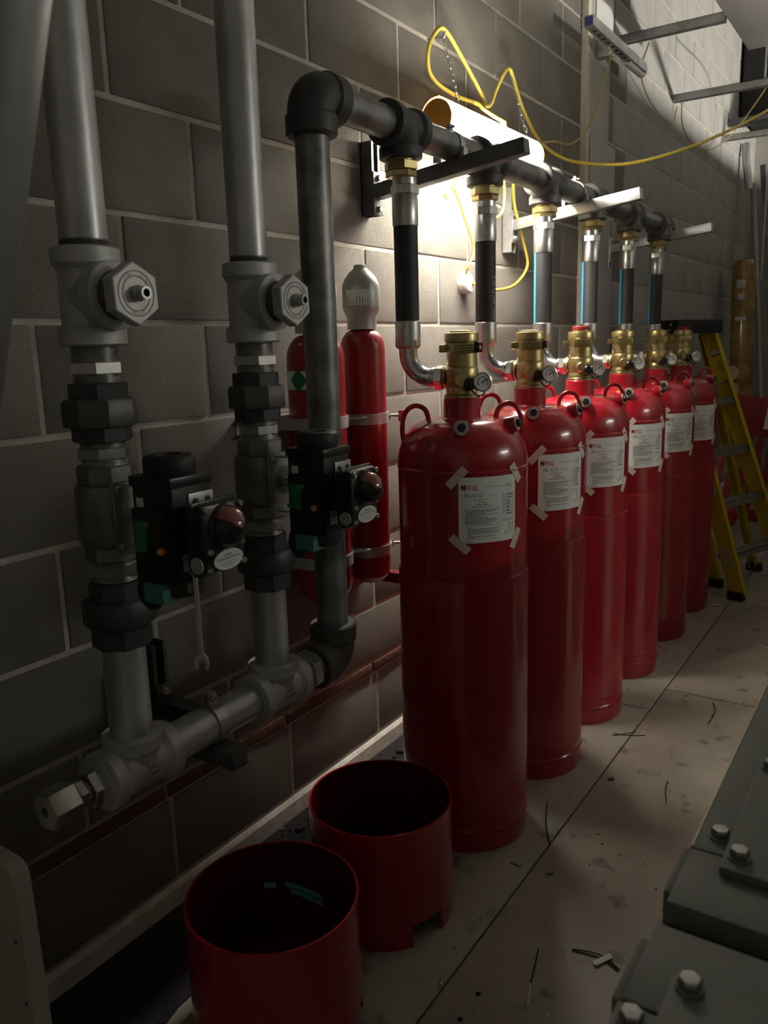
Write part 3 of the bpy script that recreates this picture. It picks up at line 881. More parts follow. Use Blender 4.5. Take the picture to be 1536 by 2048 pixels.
    Md = along((x1 + 0.070, yc + 0.002, 0.004), (1, 0, 0))
    prof = [(0.031 * math.cos(t), 0.031 * math.sin(t) * 1.0) for t in [i * PI / 2 / 9 for i in range(10)]]
    for q in range(4):
        a0 = q * PI / 2 + DOME_A
        v, f = [], []
        for j, (rr, zz) in enumerate(prof):
            for i in range(9):
                a = a0 + i * PI / 16
                v.append((max(rr, 0.0001) * math.cos(a), max(rr, 0.0001) * math.sin(a), zz))
        for j in range(9):
            for i in range(8): f.append((j * 9 + i, j * 9 + i + 1, (j + 1) * 9 + i + 1, (j + 1) * 9 + i))
        dm.add(v, f, 'dome_red' if q == 0 else 'black_plastic', Md)
    P(dm, 'indicator_dome', lo_, label='domed position indicator with red and black quarters')
    scr = [(-0.036, 0.034), (0.036, 0.034), (-0.034, -0.030), (0.034, -0.026), (-0.036, -0.058), (0.036, -0.058)]
    for y, z in scr:
        P(MB().lathe([(0.0052, 0.0), (0.0052, 0.004), (0.0042, 0.006), (0.0022, 0.006), (0.0022, 0.003)], 'chrome', along((x1 + 0.064, yc + y, z), (1, 0, 0)), n=12), 'screw', lo_)
    # oval name plate with lettering
    pv = []
    for i in range(28):
        t = 2 * PI * i / 28
        pv.append((0.031 * math.cos(t), 0.0160 * math.sin(t)))
    Mn = Matrix(((0, 0, 1, x1 + 0.0663), (1, 0, 0, yc + 0.003), (0, 1, 0, -0.048), (0, 0, 0, 1)))
    npl = MB().extrude(pv, 0.0, 0.001, 'white_gauge', Mn)
    pl_ = P(npl, 'name_plate', lo_, label='pale oval plate reading Limit Switch Box')
    tx = MB()
    v, f = text_geo('Limit Switch Box', 0.0074, 'CENTER')
    tx.add([(a, b + 0.0005, 0.0012) for a, b, _ in v], f, 'ink', Mn)
    for z, w_ in ((-0.0040, 0.022), (-0.0075, 0.017), (-0.0108, 0.010)):
        tx.add([(-w_, z - 0.0005, 0.0012), (w_, z - 0.0005, 0.0012), (w_, z + 0.0005, 0.0012), (-w_, z + 0.0005, 0.0012)], [(0, 1, 2, 3)], 'ink_grey', Mn)
    tx.add([(-0.008, 0.0065, 0.0012), (0.008, 0.0065, 0.0012), (0.008, 0.009, 0.0012), (-0.008, 0.009, 0.0012)], [(0, 1, 2, 3)], 'ink_grey', Mn)
    tx.v = tx.v
    lo_.children
    # lettering sits on the plate: same level as the plate under the switch
    o = P(tx, 'lettering', lo_, smooth=False)
    P(MB().lathe([(0.013, 0.0), (0.013, 0.002)], 'cast_grey', along((x1 + 0.050, yc - 0.0460, -0.050), (0, -1, 0)), n=24), 'round_plug', lo_)
    return r
ac1 = make_actuator()
ac1.location = (XM + 0.008, Y1, 1.083)
ac1['label'] = 'black valve actuator with domed switch box, a spanner hanging under it'
ac2 = dup(ac1)
ac2.location = (XM, Y2, 1.079)
ac2['label'] = 'black valve actuator with domed switch box in front of the small red cylinders'

# spanner hanging under the first switch box
sp = MB()
Ms = T(0.512, 0.858, 0) @ RZ(0.5)
shaft = [(-0.0035, 0.872), (0.0035, 0.872), (0.003, 1.01), (-0.003, 1.01)]
Msx = Ms @ Matrix(((1, 0, 0, 0), (0, 0, 1, 0), (0, 1, 0, 0), (0, 0, 0, 1)))
sp.extrude(shaft, -0.002, 0.002, 'bush_steel', Msx)
jaw = [(-0.0035, 0.874), (-0.011, 0.866), (-0.0125, 0.852), (-0.008, 0.845), (-0.006, 0.848), (-0.0055, 0.860), (0.0, 0.864), (0.0055, 0.860), (0.0065, 0.846), (0.0085, 0.845), (0.0115, 0.853), (0.010, 0.866), (0.0035, 0.874)]
sp.extrude(jaw, -0.0025, 0.0025, 'bush_steel', Msx)
sp.tube([(0.0095 * math.cos(t), 0, 1.018 + 0.0095 * math.sin(t)) for t in [i * 2 * PI / 20 for i in range(20)]], 0.0035, 'bush_steel', n=8, closed=True, M=Ms)
sp.tube([(-0.008, 0.0, 1.025), (-0.013, 0.003, 0.985), (-0.013, 0.004, 0.975)], [0.005, 0.004, 0.003], 'steel_old', n=8, M=Ms)
sp.build('spanner', None, 'thin steel spanner hanging below the black switch box', 'spanner')

# ================================================================== SMALL RED CYLINDERS ON THE WALL
def small_cyl(x, y, zb, R_, ztop, label, diamond):
    r = thing('nitrogen_cylinder', label, 'gas cylinder', (x, y, zb), group='small red cylinders strapped to the wall')
    h = ztop - zb
    prof = [(0.004, 0.0)] + [(R_ * math.sin(t), R_ * 0.75 * (1 - math.cos(t))) for t in [i * PI / 2 / 8 for i in range(1, 9)]]
    prof += [(R_, h - R_ * 1.05)] + [(R_ * 0.40 + R_ * 0.60 * math.cos(t), h - R_ * 1.05 + R_ * 0.85 * math.sin(t)) for t in [i * PI / 2 / 8 for i in range(1, 9)]] + [(R_ * 0.62 * 0.75, h)]
    prof[-1] = (R_ * 0.40, h)
    MB().lathe(prof, 'red_small', n=48).build('cylinder_body', r, ang=40)
    # silver transport cap
    c = R_ / 0.0625
    MB().lathe([(0.041 * c, h - 0.012), (0.041 * c, h + 0.020), (0.044 * c, h + 0.028), (0.051 * c, h + 0.042), (0.052 * c, h + 0.050), (0.052 * c, h + 0.098), (0.049 * c, h + 0.112),
                (0.042 * c, h + 0.126), (0.030 * c, h + 0.140), (0.018 * c, h + 0.150), (0.018 * c, h + 0.157), (0.014 * c, h + 0.160)], 'silver_cap', n=40).build('valve_cap', r, label='silver grey valve cap')
    cp = r.children[-1]
    v, f = [], []
    for j in range(2):
        for i in range(13): v.append(cyl_pt(-1.85 + i * 0.115, 0.0523 * c, h + 0.052 + 0.040 * j))
    f = [(i, i + 1, i + 14, i + 13) for i in range(12)]
    MB().add(v, f, 'paper').build('paper_wrap', cp)
    ln = MB(); rn = random.Random(2)
    for i in range(9):
        a = -1.80 + i * 0.15; l_ = rn.uniform(0.008, 0.024)
        ln.add([cyl_pt(a, 0.0526 * c, h + 0.055), cyl_pt(a + 0.03, 0.0526 * c, h + 0.055), cyl_pt(a + 0.03, 0.0526 * c, h + 0.055 + l_), cyl_pt(a, 0.0526 * c, h + 0.055 + l_)], [(0, 1, 2, 3)], 'ink')
    ln.build('printed_marks', cp, smooth=False)
    if diamond:
        v, f = [], []
        for j in range(2):
            for i in range(17): v.append(cyl_pt(-2.6 + i * 0.13, R_ + 0.0006, h - 0.150 + 0.046 * j))
        f = [(i, i + 1, i + 18, i + 17) for i in range(16)]
        wb = MB().add(v, f, 'paper').build('white_band', r)
        a = -1.55
        dv, df = [], []
        for i in range(9):
            p_ = -0.026 + 0.0065 * i
            hh = 0.0305 * (1 - abs(p_) / 0.0262)
            dv += [cyl_pt(a + p_ / R_, R_ + 0.0012, h - 0.127 - hh), cyl_pt(a + p_ / R_, R_ + 0.0012, h - 0.127 + hh)]
        for i in range(8): df.append((2 * i, 2 * i + 2, 2 * i + 3, 2 * i + 1))
        MB().add(dv, df, 'green_label').build('green_diamond', wb)
        MB().box(-0.004, 0.004, -R_ * 0.86 - 0.002, -R_ * 0.86 + 0.001, h - 0.075, h - 0.035, 'galv', RZ(0.1)).build('clip', r)
    return r
XA, YA = 0.130, 1.672
XB, YB = 0.130, 1.885
small_cyl(XA, YA, 0.668, 0.0745, 1.395, 'small red cylinder with a green diamond label behind the riser pipe', True)
small_cyl(XB, YB, 0.668, 0.0620, 1.405, 'small red cylinder with a silver cap strapped beside the first big cylinder', False)
# wall channels and straps
def strap(x, y, z, R_, label, red_knob=False):
    r = thing('strap_clamp', label, 'clamp', (0.045, y, z), group='steel straps round the small cylinders')
    mb = MB(); v, f = [], []
    path = [(0.046, y - R_ - 0.002), (x, y - R_ - 0.002)] + [(x + (R_ + 0.002) * math.sin(t), y - (R_ + 0.002) * math.cos(t)) for t in [i * PI / 16 for i in range(1, 16)]] + [(x, y + R_ + 0.002), (0.046, y + R_ + 0.002)]
    n = len(path)
    for i, (px, py) in enumerate(path):
        a = path[max(i - 1, 0)]; b = path[min(i + 1, n - 1)]
        d = Vector((b[0] - a[0], b[1] - a[1])).normalized(); nn = (d.y, -d.x)
        for o_, dz in ((0, -0.015), (0.0025, -0.015), (0.0025, 0.015), (0, 0.015)):
            v.append((px + nn[0] * o_, py + nn[1] * o_, z + dz))
    for i in range(n - 1):
        for k in range(4): f.append((4 * i + k, 4 * i + (k + 1) % 4, 4 * i + 4 + (k + 1) % 4, 4 * i + 4 + k))
    mb.add(v, f, 'bush_steel')
    part(mb, 'strap', r)
    yb = y + R_ + 0.012
    bo = MB().lathe([(0.0045, -0.010), (0.0045, 0.060)], 'galv', along((x + 0.020, yb, z), (0.75, 0.6, 0)), n=10)
    bo.lathe([(0.017, -0.004), (0.017, 0.0)], 'cast_dark', along((x + 0.020, yb, z), (0.75, 0.6, 0)), n=24)
    bo.lathe(hexprof(0.013, 0.0, 0.014, 0.0015), 'galv', along((x + 0.020, yb, z), (0.75, 0.6, 0)), n=6)
    part(bo, 'strap_bolt', r)
    if red_knob:
        kn = MB().box(x + 0.050, x + 0.066, yb + 0.022, yb + 0.046, z - 0.018, z + 0.014, 'red_small', bev=0.003)
        part(kn, 'red_fitting', r)
strap(XA, YA, 1.158, 0.0745, 'upper galvanised strap round the green-diamond cylinder')
strap(XA, YA, 0.792, 0.0745, 'lower galvanised strap round the green-diamond cylinder')
strap(XB, YB, 1.150, 0.0620, 'upper galvanised strap on the silver-capped small cylinder', True)
strap(XB, YB, 0.772, 0.0620, 'lower galvanised strap on the silver-capped small cylinder')
for i, z in enumerate((1.155, 0.785)):
    mb = MB()
    mb.box(0.0, 0.003, 1.50, 2.02, z - 0.0205, z + 0.0205, 'strut')
    for a, b in ((-0.0205, -0.018), (0.018, 0.0205)): mb.box(0.003, 0.041, 1.50, 2.02, z + a, z + b, 'strut')
    for a, b in ((-0.018, -0.011), (0.011, 0.018)): mb.box(0.0385, 0.041, 1.50, 2.02, z + a, z + b, 'strut')
    mb.build('wall_channel', None, ('upper', 'lower')[i] + ' horizontal steel channel behind the small red cylinders', 'channel', 'wall channels behind the small cylinders')
rb = MB().box(0.045, 0.255, 1.985, 2.02, 0.640, 0.672, 'red_dark', bev=0.002)
rb.box(0.0, 0.05, 1.84, 2.03, 0.632, 0.676, 'red_dark', bev=0.002)
rb.build('support_bar', None, 'dark red steel support bar under the small cylinders', 'bracket')

# ================================================================== SITE LAMP, CHAINS, CABLES
LX, LY0, LY1, LZ = 0.176, 2.235, 2.93, 1.998
lamp = thing('site_lamp', 'glowing site lamp hung on chains behind the manifold', 'lamp', (LX, (LY0 + LY1) / 2, LZ))
def prof_extr(pts, y0, y1, mname):
    """closed x-z outline swept along y"""
    M_ = Matrix(((1, 0, 0, 0), (0, 0, 1, 0), (0, 1, 0, 0), (0, 0, 0, 1)))
    return MB().extrude([(p[0], p[1]) for p in pts], y0, y1, mname, M_)
dif = [(LX + 0.052 * math.cos(t), LZ + 0.056 * math.sin(t)) for t in [math.radians(86 - i * 226 / 16) for i in range(17)]]
part(prof_extr(dif, LY0 + 0.015, LY1 - 0.015, 'lamp_glow'), 'diffuser', lamp, ang=60)
hs = [(LX + 0.056 * math.cos(t), LZ + 0.060 * math.sin(t)) for t in [math.radians(82 + i * 142 / 10) for i in range(11)]]
hs += [(LX + 0.053 * math.cos(t), LZ + 0.057 * math.sin(t)) for t in [math.radians(82 + i * 142 / 10) for i in range(10, -1, -1)]]
part(prof_extr(hs, LY0, LY1, 'lamp_housing'), 'housing', lamp)
for y0, y1 in ((LY0, LY0 + 0.016), (LY1 - 0.016, LY1)):
    ec = [(LX + 0.050 * math.cos(t), LZ + 0.052 * math.sin(t)) for t in [2 * PI * i / 24 for i in range(24)]]
    part(prof_extr(ec, y0, y1, 'lamp_housing'), 'end_cap', lamp)
hooks = [(2.500, 2.312), (3.010, 2.318)]
def chain(p0, p1, name='chain'):
    p0, p1 = Vector(p0), Vector(p1)
    n = max(2, int((p1 - p0).length / 0.026))
    mb = MB()
    for i in range(n):
        c = p0 + (p1 - p0) * ((i + 0.5) / n)
        d = (p1 - p0).normalized()
        a = Vector((1, 0, 0)) if i % 2 else Vector((0, 1, 0))
        l_ = (p1 - p0).length / n * 0.62
        mb.tube([c + a * 0.0055 * math.cos(t) + d * l_ * math.sin(t) for t in [2 * PI * q / 12 for q in range(12)]], 0.0013, 'galv', n=6, closed=True)
    return part(mb, 'chain', lamp)
for i, (hy, hz) in enumerate(hooks):
    hk = MB().tube(smooth_path([(-0.01, hy, hz), (0.03, hy, hz), (0.055, hy, hz - 0.006), (0.062, hy, hz + 0.008), (0.060, hy, hz + 0.020)], 4), 0.0035, 'galv', n=8)
    hk.build('wall_hook', None, ('steel hook in the wall holding the wide yellow cable loop', 'steel hook in the wall where the long yellow cable crosses')[i], 'hook', 'hooks in the block wall')
    chain((0.056, hy, hz - 0.008), (LX, hy - 0.12, LZ + 0.062))
def cable(pts, r, m_, label, cat='cable', name='cable', group=None, sub=8):
    return MB().tube(smooth_path(pts, sub), r, m_, n=10).build(name, None, label, cat, group)
# supply cable: lamp -> first hook loop -> second hook -> off to the room
cable([(0.135, 2.63, 2.112), (0.08, 2.75, 2.150), (0.05, 2.770, 2.205), (0.05, 2.630, 2.285), (0.058, 2.525, 2.325), (0.062, 2.462, 2.322), (0.055, 2.412, 2.265), (0.05, 2.408, 2.205),
       (0.05, 2.455, 2.168), (0.05, 2.600, 2.155), (0.05, 2.745, 2.165), (0.05, 2.840, 2.175), (0.05, 2.893, 2.235), (0.056, 2.940, 2.298), (0.060, 2.985, 2.330), (0.057, 3.030, 2.305),
       (0.055, 3.120, 2.222), (0.06, 3.265, 2.135), (0.10, 3.400, 2.085), (0.20, 3.470, 2.058), (0.35, 3.522, 2.047), (0.50, 3.707, 2.105), (0.60, 4.062, 2.225), (0.70, 4.483, 2.385), (0.80, 4.95, 2.60)],
      0.0066, 'yellow_cable', 'yellow supply cable looped over two wall hooks and swagged across the room')
# hank of folded cable tied above the lamp
hank_l = ['strand at the tied head of the folded yellow cable over the lamp', 'strand beside the head of the folded yellow cable over the lamp',
          'inner strand of the folded yellow cable lying on the lamp', 'outermost strand of the folded yellow cable lying on the lamp']
for i in range(4):
    d = i * 0.0125
    cable([(0.225 - 0.006 * i, 2.605 + d, 2.046 - d * 0.2), (0.20, 2.585 + d, 2.062), (0.170, 2.560 + d * 0.8, 2.085), (0.150, 2.558 + d * 0.7, 2.105), (0.135, 2.560 + d * 0.6, 2.112)], 0.0056, 'yellow_cable', hank_l[i], group='bunched yellow cable strands')
cable([(0.165, 2.935, 2.010), (0.14, 3.05, 2.075), (0.10, 3.207, 2.109), (0.10, 3.335, 2.135), (0.10, 3.501, 2.154), (0.10, 3.677, 2.231), (0.10, 3.828, 2.374), (0.11, 3.96, 2.60), (0.115, 3.985, 2.64)],
      0.0035, 'yellow_dull', 'thin dull yellow cable hanging from the square tube to the lamp')
cable([(0.135, 2.50, 1.948), (0.075, 2.535, 1.905), (0.06, 2.552, 1.846), (0.055, 2.518, 1.822), (0.055, 2.490, 1.832), (0.062, 2.505, 1.855), (0.066, 2.545, 1.850), (0.06, 2.629, 1.764),
       (0.06, 2.695, 1.672), (0.06, 2.652, 1.615), (0.045, 2.662, 1.588)], 0.0036, 'yellow_cable', 'thin yellow cable with a small knot hanging below the lamp')
cable([(0.135, 2.86, 1.948), (0.075, 3.000, 1.860), (0.06, 3.130, 1.720), (0.06, 3.160, 1.640), (0.06, 3.043, 1.566), (0.06, 2.886, 1.540), (0.05, 2.760, 1.546), (0.035, 2.730, 1.560)],
      0.0055, 'yellow_cable', 'yellow cable hanging in a deep loop below the lamp')
cable([(0.13, 2.78, 1.946), (0.10, 2.86, 1.87), (0.10, 2.83, 1.80), (0.09, 2.74, 1.775), (0.08, 2.70, 1.80), (0.08, 2.78, 1.86), (0.10, 2.82, 1.90), (0.13, 2.82, 1.946)],
      0.0045, 'yellow_cable', 'slack coil of yellow cable just under the lamp')
mb = MB().lathe([(0.038, -0.006), (0.040, 0.0), (0.040, 0.022), (0.034, 0.028), (0.0, 0.030)], 'white_paint', along((0.004, 2.715, 1.560), (1, 0, 0.12)), n=32)
mb.build('junction_disc', None, 'round white fitting on the wall behind the lettered hose', 'fitting')

# ================================================================== UPPER RIGHT: RAILS, DUCT, TUBE
sq = thing('square_tube', 'perforated square steel tube with a dark open end, high beside the wall pier', 'channel', (0.12, 3.65, 2.66))
t_ = MB()
for a in ((0.099, 0.102, 2.640, 2.681), (0.137, 0.140, 2.640, 2.681), (0.102, 0.137, 2.640, 2.643), (0.102, 0.137, 2.678, 2.681)):
    t_.box(a[0], a[1], 3.64, 4.42, a[2], a[3], 'strut')
part(t_, 'tube_wall', sq)
part(MB().box(0.102, 0.137, 3.648, 3.652, 2.643, 2.678, 'ink_navy'), 'end_plug', sq)
for i in range(12):
    part(MB().box(0.112, 0.127, 3.70 + i * 0.06, 3.725 + i * 0.06, 2.6392, 2.6402, 'gap_dark'), 'slot', sq)
part(MB().box(0.03, 0.10, 3.99, 4.04, 2.62, 2.70, 'strut', bev=0.002), 'fixing_cleat', sq)
part(MB().lathe([(0.030, 0), (0.030, 0.26), (0.024, 0.262)], 'white_paint', along((0.105, 4.20, 2.66), (0, 1, 0)), n=28), 'sleeve', sq)
def rail(y, z, x1, label, h=0.041):
    mb = MB()
    mb.box(0.0, x1, y - 0.0205, y + 0.0205, z + 0.038, z + 0.041, 'strut')
    for a, b in ((-0.0205, -0.018), (0.018, 0.0205)): mb.box(0.0, x1, y + a, y + b, z, z + 0.041, 'strut')
    for a, b in ((-0.018, -0.011), (0.011, 0.018)): mb.box(0.0, x1, y + a, y + b, z, z + 0.003, 'strut')
    mb.build('ceiling_rail', None, label, 'channel', 'strut rails crossing overhead')
rail(4.45, 2.800, 0.496, 'steel strut rail running out from the wall above the square tube')
rail(5.46, 2.740, 1.35, 'steel strut rail running out from the wall, beyond the end of the white tray')
rail(6.85, 2.760, 1.35, 'steel strut rail farthest along the wall, near the corner')
du = MB().box(0.50, 1.20, 3.2, 5.0, 2.815, 2.875, 'white_paint', bev=0.004)
du.build('overhead_tray', None, 'white flat tray panel hung overhead past the first strut rail', 'tray')
MB().tube([(0.51, 5.46, 2.745), (0.51, 5.46, 3.9)], 0.005, 'galv', n=8).build('drop_rod', None, 'thin threaded rod hanging through the second overhead rail', 'rod')
MB().tube([(0.330, 6.85, 1.75), (0.330, 6.85, 2.765)], 0.005, 'white_paint', n=8).build('drop_rod', None, 'thin pale rod hanging from the rail near the corner', 'rod')
cable([(0.14, 4.44, 2.78), (0.05, 4.62, 2.70), (0.02, 4.95, 2.62), (0.02, 5.35, 2.60), (0.02, 5.48, 2.72)], 0.0035, 'yellow_dull', 'thin dull yellow cable drooping along the wall behind the first overhead rail')
cable([(0.05, 5.46, 2.74), (0.03, 5.60, 2.62), (0.03, 5.95, 2.56), (0.06, 6.4, 2.64), (0.15, 6.7, 2.83), (0.42, 6.3, 3.02), (0.55, 5.6, 3.0)], 0.004, 'yellow_dull', 'thin dull yellow cable looping between the second and third overhead rails')
MB().box(0.02, 1.3, 7.35, 8.15, 3.02, 4.0, 'lag_dark', bev=0.03).build('lagged_duct', None, 'dark lagged duct high in the far corner', 'duct')
for i, q in enumerate(('nearest the third strut rail', 'second from the third strut rail', 'third from the third strut rail', 'tight against the lagged duct')):
    MB().tube([(0.0, 7.02 + 0.08 * i, 2.92 + 0.012 * i), (1.4, 7.02 + 0.08 * i, 2.92 + 0.012 * i)], 0.028, 'strut_dark', n=16).build('conduit', None, 'dark conduit high in the far corner, ' + q, 'pipe', 'conduits under the lagged duct')

# unseen casing added to shade the far wall, fill lamps beyond it
pu = thing('shade_unit', 'tall pale grey casing out of view, added to shade the far wall', 'plant unit', (1.9, 5.0, 0))
part(MB().box(1.42, 2.5, 3.3, 7.9, 0.08, 2.45, 'plant_light', bev=0.01), 'casing', pu)
for y in (3.36, 4.50, 5.64, 6.78): part(MB().box(1.41, 1.43, y, y + 1.08, 0.2, 2.35, 'plant_light', bev=0.004), 'access_panel', pu)
part(MB().box(1.45, 2.47, 3.33, 7.87, 0.0, 0.08, 'strut_dark'), 'plinth', pu)
def batten(x, y0, y1, z, glow, label):
    bt = thing('fill_batten', label, 'lamp', (x, (y0 + y1) / 2, z), group=None)
    part(MB().box(x - 0.05, x + 0.05, y0 - 0.02, y1 + 0.02, z + 0.025, z + 0.065, 'white_paint', bev=0.004), 'lamp_body', bt)
    part(MB().tube([(x, y0, z), (x, y1, z)], 0.024, glow, n=16), 'lamp_tube', bt)
    for y in (y0 + 0.2, y1 - 0.2): part(MB().tube([(x, y, z + 0.065), (x, y, CEIL)], 0.004, 'galv', n=8), 'suspension_rod', bt)
FX, FY, FZ = 4.6, 6.6, 2.257
fld = thing('fill_flood', 'black fill light on a stand out of view, added for the upper far wall', 'lamp', (FX, FY, 0))  # fill light added out of view to brighten the upper far wall
part(MB().box(FX, FX + 0.10, FY - 0.28, FY + 0.28, FZ - 0.08, FZ + 0.08, 'black_matt', bev=0.008), 'lamp_body', fld)
part(MB().box(FX - 0.006, FX - 0.0002, FY - 0.25, FY + 0.25, FZ - 0.06, FZ + 0.06, 'fill_far'), 'lamp_glass', fld)
part(MB().tube([(FX + 0.05, FY, 0.02), (FX + 0.05, FY, FZ - 0.07)], 0.02, 'galv', n=12), 'mast', fld)
for a in (0.6, 2.7, 4.5): part(MB().tube([(FX + 0.05, FY, 0.4), (FX + 0.05 + 0.3 * math.cos(a), FY + 0.3 * math.sin(a), 0.012)], 0.012, 'galv', n=10), 'stand_leg', fld)
batten(4.2, 2.6, 3.8, 2.20, 'fill_near', 'tubular fill lamp out of view, added to light the pipes and near wall')  # added fill, out of view, for the pipes and near wall

# ================================================================== LADDER
ld = thing('step_ladder', 'yellow step ladder with black top standing past the last red cylinder', 'ladder', (0.55, 4.6, 0))
fA, fB = Vector((0.720, 4.350, 0)), Vector((0.885, 4.83, 0))
tA, tB = Vector((0.318, 4.395, 1.375)), Vector((0.437, 4.715, 1.375))
side = (fB - fA).normalized()
def channel(p0, p1, wdir, w_, d, m_):
    """C-section between two points; wdir = direction of the web width"""
    p0, p1 = Vector(p0), Vector(p1)
    ax = (p1 - p0).normalized()
    wd = (Vector(wdir) - ax * Vector(wdir).dot(ax)).normalized()
    dd = ax.cross(wd)
    Lg = (p1 - p0).length
    M_ = Matrix((wd, dd, ax)).transposed().to_4x4(); M_.translation = p0
    mb = MB().box(-w_ / 2, w_ / 2, 0, 0.004, 0, Lg, m_, M_)
    mb.box(-w_ / 2, -w_ / 2 + 0.005, 0.004, d, 0, Lg, m_, M_)
    mb.box(w_ / 2 - 0.005, w_ / 2, 0.004, d, 0, Lg, m_, M_)
    return mb
nrm = Vector((side.y, -side.x, 0))            # climbing side
part(channel(fA + Vector((0, 0, .02)), tA, nrm, 0.085, 0.026, 'ladder_yellow'), 'stile', ld)
part(channel(fB + Vector((0, 0, .02)), tB, nrm, 0.085, -0.026, 'ladder_yellow'), 'stile', ld)
bA, bB = Vector((0.575, 4.545, 0)), Vector((0.70, 4.98, 0))
uA, uB = Vector((0.285, 4.42, 1.36)), Vector((0.405, 4.74, 1.36))
part(channel(bA + Vector((0, 0, .02)), uA, nrm, 0.045, 0.024, 'ladder_yellow'), 'rear_leg', ld)
part(channel(bB + Vector((0, 0, .02)), uB, nrm, 0.045, -0.024, 'ladder_yellow'), 'rear_leg', ld)
for p in (fA, fB, bA, bB):
    part(MB().box(-0.045, 0.035, -0.022, 0.022, 0.0, 0.045, 'black_matt', Matrix.Translation(p) @ RZ(math.atan2(nrm.y, nrm.x)), bev=0.004), 'foot', ld)
for z in (0.235, 0.495, 0.755, 1.015):
    t = z / 1.375
    a, b = fA.lerp(tA, t), fB.lerp(tB, t)
    d = (b - a); ln_ = d.length
    M_ = Matrix((d.normalized(), -nrm, Vector((0, 0, 1)))).transposed().to_4x4(); M_.translation = a
    mb = MB().box(0.004, ln_ - 0.004, -0.035, 0.045, -0.004, 0.0, 'ladder_step', M_)
    mb.box(0.004, ln_ - 0.004, -0.035, -0.031, -0.032, 0.0, 'ladder_step', M_)
    mb.box(0.004, ln_ - 0.004, 0.041, 0.045, -0.032, 0.0, 'ladder_step', M_)
    for q in range(4): mb.box(0.004, ln_ - 0.004, -0.025 + q * 0.018, -0.019 + q * 0.018, 0.0, 0.0025, 'ladder_step', M_)
    part(mb, 'step', ld)
d = (tB - tA); ln_ = d.length
M_ = Matrix((d.normalized(), -nrm, Vector((0, 0, 1)))).transposed().to_4x4(); M_.translation = tA
cap = MB().box(-0.030, ln_ + 0.030, -0.060, 0.105, -0.015, 0.055, 'ladder_cap', M_, bev=0.006)
cp = part(cap, 'top_cap', ld)
for q, (yy, zz) in enumerate(((-0.02, 0.032), (0.05, 0.032), (-0.01, 0.004))):
    rv = MB().lathe([(0.006, 0), (0.005, 0.003), (0.0, 0.004)], 'chrome', M_ @ along((-0.030, yy, zz), (-1, 0, 0)), n=12)
    o = rv.build('rivet', cp)
# sticker on the outer stile with its number
ax = (tB - fB).normalized(); wd = (nrm - ax * nrm.dot(ax)).normalized(); nn = wd.cross(ax)
Mst = Matrix((wd, ax, nn)).transposed().to_4x4()
def on_stile(p0, p1, t, off):
    M2 = Mst.copy(); M2.translation = Vector(p0).lerp(Vector(p1), t) + nn * off
    return M2
M2 = on_stile(fB, tB, 0.86, 0.0010)
stk = MB().box(-0.037, 0.037, -0.085, 0.060, -0.0005, 0.0005, 'sticker_yellow', M2)
stk.box(-0.037, 0.037, 0.066, 0.095, -0.0005, 0.0005, 'white_paint', M2)
stk.box(-0.037, 0.037, 0.060, 0.066, -0.0005, 0.0005, 'ink', M2); stk.box(-0.037, 0.037, -0.092, -0.085, -0.0005, 0.0005, 'ink', M2)
so = part(stk, 'sticker', ld)
v, f = text_geo('497', 0.040, 'CENTER')
nt_ = MB().add([(b - 0.014, -a, 0.0010) for a, b, _ in v], f, 'ink', M2)
o = nt_.build('number', so, smooth=False)
M3 = on_stile(fA, tA, 0.40, 0.0014)
stk = MB().box(-0.030, 0.028, -0.05, 0.05, -0.0012, 0.0002, 'white_paint', M3)
stk.box(-0.006, 0.016, -0.045, -0.028, 0.0002, 0.0006, 'ink', M3)
part(stk, 'sticker', ld)
M3 = on_stile(fA, tA, 0.14, 0.0014)
part(MB().box(-0.020, 0.024, -0.085, 0.085, -0.0012, 0.0002, 'cream', M3), 'sticker', ld)
M3 = on_stile(fA, tA, 0.955, 0.0014)
stk = MB().box(-0.037, -0.018, -0.10, 0.0, -0.0014, 0.0002, 'white_paint', M3); stk.box(-0.018, 0.037, -0.022, 0.0, -0.0014, 0.0002, 'white_paint', M3)
part(stk, 'sticker', ld)
sA, sB = fB.lerp(tB, 0.79), bB.lerp(uB, 0.79)
part(MB().tube([tuple(fA.lerp(tA, 0.77)), tuple(fB.lerp(tB, 0.80))], 0.010, 'galv', n=10), 'spreader', ld)

# red plastic barrier leaning behind the ladder
bar = thing('safety_barrier', 'red plastic safety barrier with a pale reflector leaning behind the ladder', 'barrier', (0.75, 6.0, 0))
Mb_ = Matrix.Translation((0.80, 6.0, 0.0)) @ RZ(0.30) @ RX(-0.12) @ RY(0.16)
part(MB().box(-0.62, 0.45, -0.02, 0.02, 0.62, 0.88, 'red_plastic', Mb_, bev=0.015), 'top_board', bar)
part(MB().box(-0.36, -0.22, -0.026, -0.019, 0.67, 0.83, 'paper', Mb_), 'reflector', bar)
part(MB().box(-0.62, 0.45, -0.02, 0.02, 0.04, 0.12, 'red_plastic', Mb_, bev=0.012), 'bottom_rail', bar)
for i in range(14): part(MB().box(-0.60 + i * 0.075, -0.555 + i * 0.075, -0.012, 0.012, 0.10, 0.64, 'red_plastic', Mb_, bev=0.006), 'slat', bar)
for x in (-0.5, 0.32): part(MB().box(x, x + 0.08, -0.16, 0.16, 0.0, 0.05, 'red_plastic', Mb_, bev=0.01), 'foot', bar)

